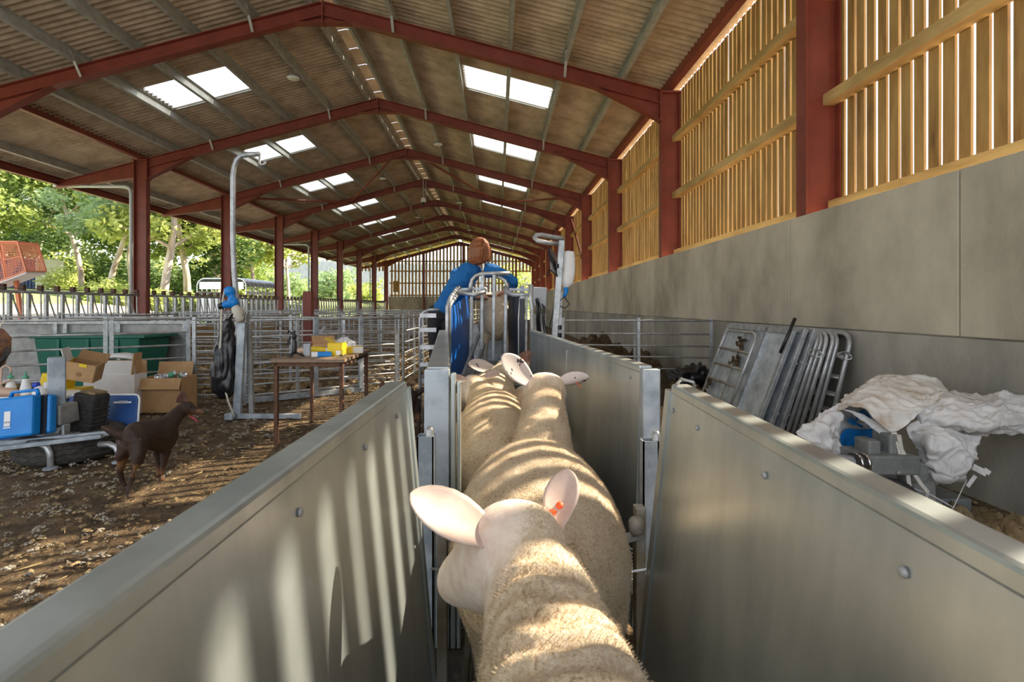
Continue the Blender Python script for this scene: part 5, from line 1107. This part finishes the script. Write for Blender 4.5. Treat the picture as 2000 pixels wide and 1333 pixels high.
MB().loft([(w2(437,596),.035,.035), (w2(428,600),.03,.035)], 12).build('end_cap', 'black_plastic', t, smooth=True); MB().loft([(w2(458,600),.04,.04), (w2(466,610),.06,.06), (w2(468,622),.05,.05), (w2(466,628),.03,.03)], 12).build('mount', 'cord', t, smooth=True)
MB().tube([w2(446,562), w2(438,570), w2(433,600), w2(431,660), w2(430,700), w2(434,740), w2(446,785), w2(458,815)], .010, 8).build('cable', 'cord', t, smooth=True)
q = W(440,705,5.62); t = thing('rubbish_sack', 'black plastic rubbish sack hanging on the galvanised stand', 'sack', q); w2 = lambda x, y, Y=5.62: W(x, y, Y)-q
m = MB(); m.loft([(w2(447,622),.035,.04), (w2(446,640),.055,.06), (w2(443,665),.10,.09), (w2(441,700),.13,.12), (w2(439,735),.145,.14), (w2(440,762),.13,.13), (w2(443,776),.07,.07)], 18); me = organic(m, .015, 3); c = co_of(me).astype(np.float64); nn = np.empty(len(c)*3,'f'); me.vertices.foreach_get('normal', nn); nn = nn.reshape(-1,3)
dd = np.array([(abs(noise.noise(Vector((v[0]*16, v[1]*16, v[2]*5))))-.25)*.045 for v in c]); me.vertices.foreach_set('co', (c+nn*dd[:,None]).astype('f').ravel()); me.update(); obj('sack', me, M['sack_black'] if 'sack_black' in M else mat('sack_black', (.012,.012,.014), rough=.3), t)
MB().tube([w2(447,624), w2(455,612,5.6), w2(466,606,5.6)], .014, 6).build('tied_neck', 'black_plastic', t)
# ---- wooden table with things on it
t = thing('work_table', 'brown wooden table on thin rusty steel legs', 'table', (-1.97, 4.46, 0), R(1))
MB().box(0,.64,0,.98,.735,.765).build('table_top', 'table_wood', t, bevel=.003); fr = MB(); fr.box(.02,.62,.02,.05,.70,.735).box(.02,.62,.93,.96,.70,.735).box(.02,.05,.02,.96,.70,.735).box(.59,.62,.02,.96,.70,.735); fr.build('frame', 'rust', t)
for x in (.02,.59):
    for y in (.02,.93): MB().box(x,x+.032,y,y+.032,0,.72).build('leg', 'rust', t)
TZ = .765
def on(px, py, label, name, cat, Y=None):
    d = (H-TZ); Y = Y or d/((py-598)/1000); return thing(name, label, cat, ((px-970)/1000*Y, Y, TZ))
t = on(575, 698, 'small black camera tripod standing on the table', 'mini_tripod', 'tripod', 4.66)
MB().lathe([(.02,.03),(.022,.05),(.022,.13),(.016,.15),(.014,.17)], 12).build('grip', 'black_plastic', t, smooth=True); MB().lathe([(.014,.17),(.022,.18),(.022,.20),(.012,.21)], 12).build('ball_head', 'black_plastic', t, smooth=True); MB().tube([(0,0,.2),(-.01,0,.225),(.0,.0,.235),(.012,0,.225)], .009, 8).build('clamp', 'black_plastic', t)
for a in (20, 160, 270): MB().tube([(0,0,.045),(.085*math.cos(R(a)),.085*math.sin(R(a)),.006)], [.010,.007], 8).build('leg', 'black_plastic', t, smooth=True)
t = on(600, 692, 'small light grey carton standing on the table', 'small_carton', 'box', 4.75); MB().box(-.03,.03,-.02,.02,0,.115).build('body', 'grey_box', t, bevel=.002); MB().box(-.031,.031,-.021,.021,.085,.09).build('lid_seam', 'camera_grey', t)
t = on(628, 697, 'blue and white packet lying at the table front', 'packet', 'packet', 4.70); t.rotation_euler = (0,0,R(18)); MB().box(-.085,.085,-.03,.03,0,.045).build('body', 'blue_case', t, bevel=.008); MB().box(-.088,-.03,-.031,.031,.0,.046).build('label', 'white_plastic', t, bevel=.006)
t = on(650, 694, 'black-handled scissors lying on the table', 'scissors', 'scissors', 4.78); MB().bar((-.06,0,.006),(.06,.02,.006),.01,.004).bar((-.06,.02,.008),(.06,.0,.008),.01,.004).build('blades', 'chrome', t)
for dy in (-.02,.04): MB().tube([V(.085+.025*math.cos(k*.6), dy*.6+.018*math.sin(k*.6), .008) for k in range(12)], .005, 6).build('handle', 'black_plastic', t)
t = on(655, 693, 'lower yellow carton with a white label on the table', 'yellow_packet', 'box', 4.80); t.rotation_euler = (0,0,R(3)); MB().box(-.06,.085,-.05,.07,0,.06).build('body', 'yellow', t, bevel=.003); MB().box(.02,.06,-.053,-.05,.01,.05).build('label', 'white_plastic', t)
t = on(655, 693, 'upper yellow carton stacked askew on the lower yellow one', 'yellow_packet', 'box', 4.80); t.location.z = TZ+.06; t.rotation_euler = (0,0,R(-6)); MB().box(-.055,.085,-.05,.07,0,.06).build('body', 'yellow', t, bevel=.003); MB().obox((-.04,.0,.075), (.10,.10,.004), Matrix.Rotation(R(35),3,'Y')).build('flap', 'yellow', t)
t = on(686, 688, 'flat yellow box with a white front at the table edge', 'yellow_packet', 'box', 5.05); t.rotation_euler = (0,0,R(12)); MB().box(-.06,.11,-.05,.06,0,.065).build('body', 'yellow', t, bevel=.003); MB().box(.02,.113,-.053,.0,.004,.062).build('white_front', 'white_plastic', t)
t = on(632, 682, 'brown open carton with raised lid at the back of the table', 'brown_carton', 'box', 5.0); MB().box(-.11,.11,0,.16,0,.09).build('body', 'cardboard', t, bevel=.003); MB().obox((0,.0,.12), (.22,.006,.12), Matrix.Rotation(R(25),3,'X')).build('lid', 'cardboard', t); MB().box(.11,.13,.0,.12,.0,.10).build('dark_side', 'black_rubber', t)
t = on(626, 688, 'yellow and white tube lying before the brown carton', 'tube', 'tube', 4.9); MB().tube([(-.09,0,.05),(.0,0,.045),(.10,.02,.035)], [.028,.028,.02], 12).build('body', 'yellow', t, smooth=True); MB().tube([(.05,.01,.04),(.12,.02,.034)], [.026,.018], 12).build('cap', 'white_plastic', t, smooth=True); MB().box(-.06,.06,-.02,.02,0,.025).build('rest', 'white_card', t)
t = on(588, 690, 'pinkish cloth bundle behind the grey carton on the table', 'cloth', 'cloth', 4.95); m = MB(); m.loft([(V(-.06,0,.02),.03,.018), (V(0,0,.035),.045,.03), (V(.07,0,.03),.04,.025), (V(.12,0,.015),.02,.012)], 12); obj('bundle', organic(m, .008, 2), 'hose', t)
t = on(672, 680, 'crumpled white plastic wrapping behind the yellow cartons', 'wrapping', 'wrapping', 5.15); m = MB(); m.loft([(V(-.12,0,.05),.04,.04), (V(-.03,0,.09),.07,.06), (V(.06,0,.07),.07,.05), (V(.14,0,.03),.04,.03)], 12); me = organic(m, .01, 1); c = co_of(me).astype(np.float64); me.vertices.foreach_set('co', np.array([Vector(v)*(1+.35*noise.noise(Vector(v)*30)) for v in c],'f').ravel()); me.update(); obj('plastic', me, 'white_plastic', t)
# orange tool hung on the hurdle behind the table
q = W(622,662,7.25); t = thing('orange_tool', 'orange and grey hand tool hung on the hurdle behind the table', 'tool', q); MB().obox((-.03,0,-.02), (.10,.07,.13), Matrix.Rotation(R(25),3,'Y')).build('handle', 'orange', t, bevel=.02); MB().obox((.08,0,-.05), (.16,.08,.10)).build('body', 'orange', t, bevel=.02); MB().obox((.03,0,.07), (.05,.03,.24), Matrix.Rotation(R(32),3,'Y')).build('guard', 'grey_box', t, bevel=.008); MB().obox((.18,0,-.05), (.08,.06,.08)).build('end', 'black_rubber', t, bevel=.01)
q = W(564,655,6.9); t = thing('black_clip', 'black strap clip hanging on the hurdle upright', 'clip', q); MB().tube([(0,0,-.1),(.02,0,-.03),(.03,0,.03),(.0,0,.06),(-.01,0,.02)], .012, 6).build('strap', 'black_rubber', t); MB().box(-.02,.02,-.01,.01,-.13,-.09).build('buckle', 'black_plastic', t)
# ================================================================ CLUTTER ALONG THE CONCRETE WALL
def lean(name, label, xt, xb, y0, y1, z1, maker, group=None):
    """local frame: u along the panel (near to far), v up the slope"""
    t = thing(name, label, 'hurdle', (xb, y0, 0), group=group); U = V(0.0, 1, 0)*(y1-y0); Vv = V(xt-xb, 0, z1)
    if isinstance(y1, tuple): pass
    maker(t, U, Vv); return t
GH = 'hurdles stacked against the concrete wall'
def mk_sheet(front=True):
    def f(t, U, Vv):
        n = Vv.cross(U).normalized(); n = n if n.x < 0 else -n; L = U.length; hl = Vv.length
        pt = lambda u, v, o=0: U*u+Vv*v+n*o
        m = MB(); m.hexa([pt(0,.02), pt(1,.02), pt(1,.02,-.012), pt(0,.02,-.012)], [pt(0,.98), pt(1,.98), pt(1,.98,-.012), pt(0,.98,-.012)]); m.build('sheet', 'galv_bright', t)
        for a, b in (((0,.0),(0,1)), ((1,0),(1,1)), ((0,.98),(1,.98)), ((0,.03),(1,.03)), ((.33,0),(.33,1))): MB().bar(pt(*a), pt(*b), .045, .035, up=n).build('frame_bar', 'galv', t, bevel=.003)
        if front:     # small railed gate hanging on the sheet
            MB().tube([pt(.38,.05,.05), pt(.38,.86,.05), pt(.40,.91,.05), pt(.45,.93,.05), pt(.86,.93,.05), pt(.91,.91,.05), pt(.92,.86,.05), pt(.92,.05,.05)], .016, 8).build('gate_frame', 'galv_tube', t, smooth=True)
            for v in (.08,.25,.42,.58,.74): MB().tube([pt(.38,v,.05), pt(.92,v,.05)], .014, 8).build('gate_rail', 'galv_dirty', t, smooth=True)
            MB().tube([pt(.62,.05,.02), pt(.62,.93,.02)], .008, 6).build('gate_rod', 'galv_dirty', t)
            m = MB()
            for k in range(26):
                q = pt(.62+rnd(-.07,.07), .72+rnd(-.13,.16), .025); m.ell(q, (rnd(.008,.02), rnd(.012,.03), rnd(.012,.03)), n=6)
            for k in range(34):
                q = pt(.90+rnd(-.05,.05), .30+rnd(-.22,.14), .045); m.ell(q, (rnd(.008,.02), rnd(.01,.026), rnd(.012,.03)), n=6)
            tag(m.build('muck_splashes', 'dung', t), kind='stuff')
        else:
            for v in (.3,.72): MB().bar(pt(-.005,v,.03), pt(-.005,v,-.03), .02, .02).build('hinge_pin', 'galv_dull', t)
    return f
def mk_tube(t, U, Vv):
    n = Vv.cross(U).normalized(); pt = lambda u, v: U*u+Vv*v
    MB().tube([pt(0,.01), pt(0,.90), pt(.01,.95), pt(.03,.985), pt(.06,1), pt(.94,1), pt(.97,.985), pt(.99,.95), pt(1,.9), pt(1,.01)], .019, 8).build('frame', 'galv_tube', t, smooth=True)
    for v in (.08,.2,.33,.47,.62,.8): MB().tube([pt(0,v), pt(1,v)], .012, 6).build('rail', 'galv_tube', t, smooth=True)
mat('galv_bright', (.36,.40,.44), (.66,.71,.75), 6, rough=.42, metal=.45, detail=7, pos=(.35,.6), bump=.03)
random.seed(31)
lean('sheeted_hurdle', 'front sheeted hurdle of the wall stack, with a muck-stained railed gate on it', 2.60, 2.21, 4.48, 5.72, 1.02, mk_sheet(True), GH)
lean('sheeted_hurdle', 'second sheeted hurdle of the wall stack, right behind the muck-stained one', 2.665, 2.29, 4.42, 5.80, 1.03, mk_sheet(False), GH)
lean('sheeted_hurdle', 'third sheeted hurdle of the wall stack, next to the tube hurdles', 2.72, 2.37, 4.38, 5.80, 1.03, mk_sheet(False), GH)
for k, (xt, xb, nm) in enumerate(((2.77,2.44,'first'), (2.81,2.50,'second'), (2.85,2.55,'third'), (2.905,2.62,'fourth'), (2.945,2.68,'fifth'), (3.01,2.77,'sixth'), (3.05,2.84,'last, nearest the concrete'))):
    lean('tube_hurdle', f'round-cornered tube hurdle in the wall stack, {nm} counting from the sheeted ones', xt, xb, 4.36+rnd(-.03,.05), 6.0+rnd(-.1,.1), 1.0+rnd(-.015,.015), mk_tube, GH)
o = MB().tube([W(1533,690,4.40)+V(-.04,0,0), W(1553,622,4.42)], .014, 10).build('black_rod', 'black_plastic', None, smooth=True); tag(o, 'black rubber-sleeved rod sticking up out of the stacked hurdles', 'rod')
for k, (x, y, lab) in enumerate(((1588, 690, 'loop of tie wire round the first stacked tube hurdles'), (1645, 695, 'loop of tie wire round the last stacked tube hurdles'))):
    q = W(x, y, 4.34); o = MB().tube([q+V(.05*math.cos(a*1.03)*(1+.2*math.sin(a*2.3)), .01*math.sin(a*3)-.03, .035*math.sin(a)) for a in (i*.42 for i in range(34))], .0035, 5).build('tie_wire', 'galv_tube', None); tag(o, lab, 'wire')
# black sack on the muck behind
q = V(2.62, 6.9, .16); m = MB(); m.loft([(V(-.3,0,0),.1,.08), (V(-.12,0,.10),.2,.16), (V(.1,0,.12),.2,.17), (V(.28,0,.02),.12,.1)], 16); me = organic(m, .02, 2); c = co_of(me).astype(np.float64); me.vertices.foreach_set('co', np.array([Vector(v)*(1+.22*noise.noise(Vector(v)*14)) for v in c],'f').ravel()); me.update(); o = obj('black_sack', me, M['sack_black']); o.location = q; tag(o, 'black plastic sack lying on the muck by the gate', 'sack')
# ---- grey machine under the bag
Q = V(2.35, 2.95, 0); t = thing('winch_machine', 'grey cast machine with a shaft, half covered by the white bag', 'machine', Q); w = lambda x, y, Y: W(x, y, Y)-Q
def mbox(px0, py0, px1, py1, Y, dep, nm, mt='machine_grey', bv=.012):
    a = w(px0, py1, Y); b = w(px1, py0, Y); MB().box(a.x, b.x, a.y, a.y+dep, a.z, b.z).build(nm, mt, t, bevel=bv)
mbox(1692, 892, 1800, 930, 2.75, .22, 'gear_case'); mbox(1697, 862, 1722, 895, 2.80, .12, 'lug'); mbox(1738, 850, 1765, 900, 2.80, .14, 'housing'); mbox(1764, 905, 1815, 945, 2.82, .2, 'case_end')
mbox(1700, 928, 1830, 990, 2.86, .3, 'chassis', 'galv_dull'); mbox(1640, 975, 1900, 1060, 2.95, .25, 'base')
MB().tube([w(1600,900,2.74), w(1668,903,2.74)], .035, 12).build('square_shaft', 'galv', t); 
for k in range(4): MB().lathe([(.040,-.009),(.050,-.006),(.050,.006),(.040,.009)], 18, w(1667+k*7, 904, 2.74), Matrix.Rotation(R(90),3,'Y')).build('bearing_ring', 'black_rubber' if k % 2 == 0 else 'chrome', t, smooth=True)
for px, py in ((1702, 911), (1754, 924), (1690, 900)): MB().lathe([(.010,0),(.010,.006),(.006,.01)], 10, w(px,py,2.745), Matrix.Rotation(R(90),3,'X')).build('bolt', 'galv_dull', t)
c = w(1735, 1005, 2.78); m = MB(); m.tube([c+V(.17*math.cos(a), .0, .17*math.sin(a)) for a in (2*math.pi*k/32 for k in range(33))], .028, 8, caps=False); m.build('wheel_tyre', 'black_rubber', t, smooth=True); MB().lathe([(.13,-.02),(.14,0),(.13,.02)], 20, c, Matrix.Rotation(R(90),3,'X')).build('wheel_hub', 'galv_dull', t)
# ---- crumpled white bulk bag
Q = V(2.45, 3.05, .4); t = thing('bulk_bag', 'crumpled white woven bulk bag with blue print thrown over the machine', 'bag', Q)
def cr(p0, p1, p2, p3, s): return .5*((2*p1)+(p2-p0)*s+(2*p0-5*p1+4*p2-p3)*s*s+(3*p1-p0-3*p2+p3)*s*s*s)
def cloth(rows, nu, nv, fold, seed, th=.004, fs_=(5, 14)):
    rows = [[np.array(W(*p)-Q) for p in r] for r in rows]
    def curve(ps, n):
        ps = [2*ps[0]-ps[1]]+ps+[2*ps[-1]-ps[-2]]; k = len(ps)-3
        return [cr(*ps[min(int(u*k), k-1):min(int(u*k), k-1)+4], u*k-min(int(u*k), k-1)) for u in (i/n for i in range(n+1))]
    g = [curve(r, nu) for r in rows]; g = list(zip(*g)); g = [curve(list(c), nv) for c in g]      # [u][v]
    A = np.array(g); du = np.gradient(A, axis=0); dv = np.gradient(A, axis=1); nr = np.cross(du, dv); nr /= np.linalg.norm(nr, axis=2, keepdims=True)+1e-9
    if (nr*(np.array(V(0,0,H)-Q)-A)).sum() < 0: nr = -nr
    for i in range(A.shape[0]):
        for j in range(A.shape[1]):
            p = Vector(A[i,j]+seed*1.7)
            c_, s__ = math.cos(seed), math.sin(seed); q = Vector((p.x*c_+p.z*s__, p.y, (p.z*c_-p.x*s__)*.4)); q2 = Vector((p.x*.45*s__+p.z, p.y, p.x*c_))
            rg = lambda v, k_: max(0, 1-abs(noise.noise(v))*k_)**1.4
            f = rg(q*fs_[0]*1.3, 3.2)*fold*.8+rg(q2*fs_[1]*.75, 3.4)*fold*.55+rg(q*fs_[1]*1.7, 3.4)*fold*.28+noise.noise(p*4)*fold*.8
            A[i,j] += nr[i,j]*(f-fold*.5)
    vs = A.reshape(-1,3); b = vs-nr.reshape(-1,3)*th; K = len(vs); w_ = A.shape[1]; h_ = A.shape[0]; f = []
    for i in range(h_-1):
        for j in range(w_-1): a = i*w_+j; f += [(a,a+1,a+w_+1,a+w_), (K+a+w_,K+a+w_+1,K+a+1,K+a)]
    for i in range(h_-1):
        for j in (0, w_-1): a = i*w_+j; f.append((a,a+w_,K+a+w_,K+a))
    for j in range(w_-1):
        for i in (0, h_-1): a = i*w_+j; f.append((a,a+1,K+a+1,K+a))
    return MB().add([tuple(p) for p in vs]+[tuple(p) for p in b], f)
cloth([[(1655,775,3.40),(1700,745,3.42),(1752,736,3.42),(1815,738,3.42),(1850,760,3.38)],
       [(1636,784,3.2),(1684,754,3.2),(1745,744,3.2),(1800,752,3.2),(1852,764,3.2)],
       [(1634,800,3.0),(1680,782,2.97),(1735,785,2.93),(1795,785,2.95),(1848,768,3.05)],
       [(1640,800,2.93),(1685,800,2.88),(1742,843,2.82),(1795,808,2.87),(1846,768,2.98)]], 96, 64, .022, 1).build('top_fold', 'bag_dirt', t, smooth=True)
cloth([[(1640,796,2.96),(1668,810,2.92),(1692,825,2.9)], [(1672,806,2.94),(1700,832,2.9),(1722,850,2.88)], [(1690,812,2.92),(1722,850,2.87),(1752,882,2.84)], [(1742,842,2.83),(1750,860,2.83),(1760,888,2.82)]], 30, 30, .010, 4).build('hanging_corner', 'bag_white', t, smooth=True)
cloth([[(1640,792,3.02),(1612,800,3.0),(1590,818,2.98),(1556,845,2.96)], [(1642,815,2.98),(1620,825,2.93),(1592,845,2.90),(1558,852,2.90)], [(1640,850,2.98),(1618,862,2.92),(1596,868,2.88),(1575,862,2.88)], [(1645,885,2.98),(1630,892,2.92),(1612,890,2.88),(1590,878,2.88)]], 60, 50, .028, 7, fs_=(6,17)).build('side_lobe', 'bag_white', t, smooth=True)
inner = cloth([[(1636,795,3.06),(1665,790,3.12),(1700,800,3.14),(1740,815,3.12)], [(1638,830,3.08),(1668,830,3.16),(1705,835,3.18),(1745,845,3.14)], [(1645,885,3.04),(1672,888,3.10),(1705,892,3.14),(1745,892,3.12)]], 40, 30, .010, 9).build('inner_lining', 'bag_white', t, smooth=True)
bp = cloth([[(1640,852,3.045),(1655,838,3.07),(1680,840,3.09),(1712,836,3.10)], [(1644,868,3.045),(1662,866,3.07),(1686,868,3.09),(1716,866,3.10)], [(1660,882,3.04),(1672,888,3.06),(1690,886,3.08),(1714,880,3.09)]], 30, 22, .006, 12).build('blue_print', 'print_blue', t, smooth=True)
for k, (pts) in enumerate((((1662,818),(1672,828),(1684,834)), ((1672,822),(1680,812),(1690,826)), ((1684,808),(1690,820),(1698,834)), ((1690,806),(1700,818),(1706,830)), ((1680,806),(1688,802)), ((1656,822),(1668,830)))):
    MB().tube([W(x, y, 3.05+.0008*(x-1650))-Q for x, y in pts], .0075, 6).build('print_stroke', 'print_blue', t)
cloth([[(1800,775,3.12),(1850,764,3.1),(1920,768,3.0),(1985,775,2.92),(2060,790,2.85)], [(1795,790,2.95),(1850,790,2.90),(1915,800,2.84),(1980,805,2.80),(2060,815,2.76)], [(1790,815,2.90),(1850,822,2.82),(1915,835,2.76),(1980,835,2.74),(2060,835,2.72)], [(1800,828,2.98),(1860,845,2.94),(1920,856,2.88),(1985,852,2.84),(2060,848,2.82)]], 100, 56, .028, 15).build('right_fold', 'bag_white', t, smooth=True)
cloth([[(1845,765,3.08),(1870,772,3.0),(1900,780,2.95),(1938,783,2.9)], [(1850,772,3.0),(1872,785,2.92),(1895,795,2.86),(1930,787,2.84)]], 24, 10, .006, 17).build('loose_corner', 'bag_white', t, smooth=True)
cloth([[(1770,830,2.93),(1810,820,2.9),(1860,830,2.86),(1912,845,2.84)], [(1778,862,2.88),(1815,860,2.80),(1868,868,2.78),(1916,872,2.80)], [(1800,900,2.90),(1830,905,2.80),(1880,905,2.76),(1912,900,2.80)], [(1802,940,2.92),(1830,940,2.84),(1870,932,2.80),(1900,915,2.82)]], 76, 70, .034, 21, fs_=(5,13)).build('lower_lobe', 'bag_white', t, smooth=True)
cloth([[(1800,900,2.90),(1840,905,2.84),(1895,915,2.82)], [(1802,930,2.88),(1845,935,2.78),(1890,930,2.80)], [(1812,955,2.9),(1850,945,2.84),(1888,940,2.84)]], 34, 26, .016, 23).build('lower_hem', 'bag_white', t, smooth=True)
def strap(pts, w_, nm, mt='bag_strap'):
    P_ = [W(*p)-Q for p in pts]; m = MB()
    for a, b in zip(P_[:-1], P_[1:]): m.bar(a, b+(b-a)*.04, w_, .004, up=(0,-1,.2))
    m.build(nm, mt, t)
strap([(1755,850,2.80),(1762,885,2.79),(1772,920,2.78),(1776,950,2.78),(1786,972,2.78)], .022, 'strap'); strap([(1762,880,2.79),(1778,915,2.77),(1798,945,2.76),(1812,962,2.76),(1808,975,2.78)], .020, 'strap'); strap([(1745,845,2.82),(1755,865,2.80),(1760,890,2.79)], .03, 'strap')
strap([(1900,912,2.80),(1925,925,2.79),(1930,918,2.79)], .035, 'strap_end', 'bag_white'); strap([(1905,930,2.80),(1890,950,2.79)], .02, 'strap_end', 'bag_white')
for k, pts in enumerate((((1785,955,2.8),(1820,968,2.76),(1862,992,2.7)), ((1888,938,2.82),(1875,965,2.76),(1862,992,2.7),(1852,1005,2.66)))):
    MB().tube([W(*p)-Q for p in pts], .0028, 5).build('loose_string', 'bag_white', t)
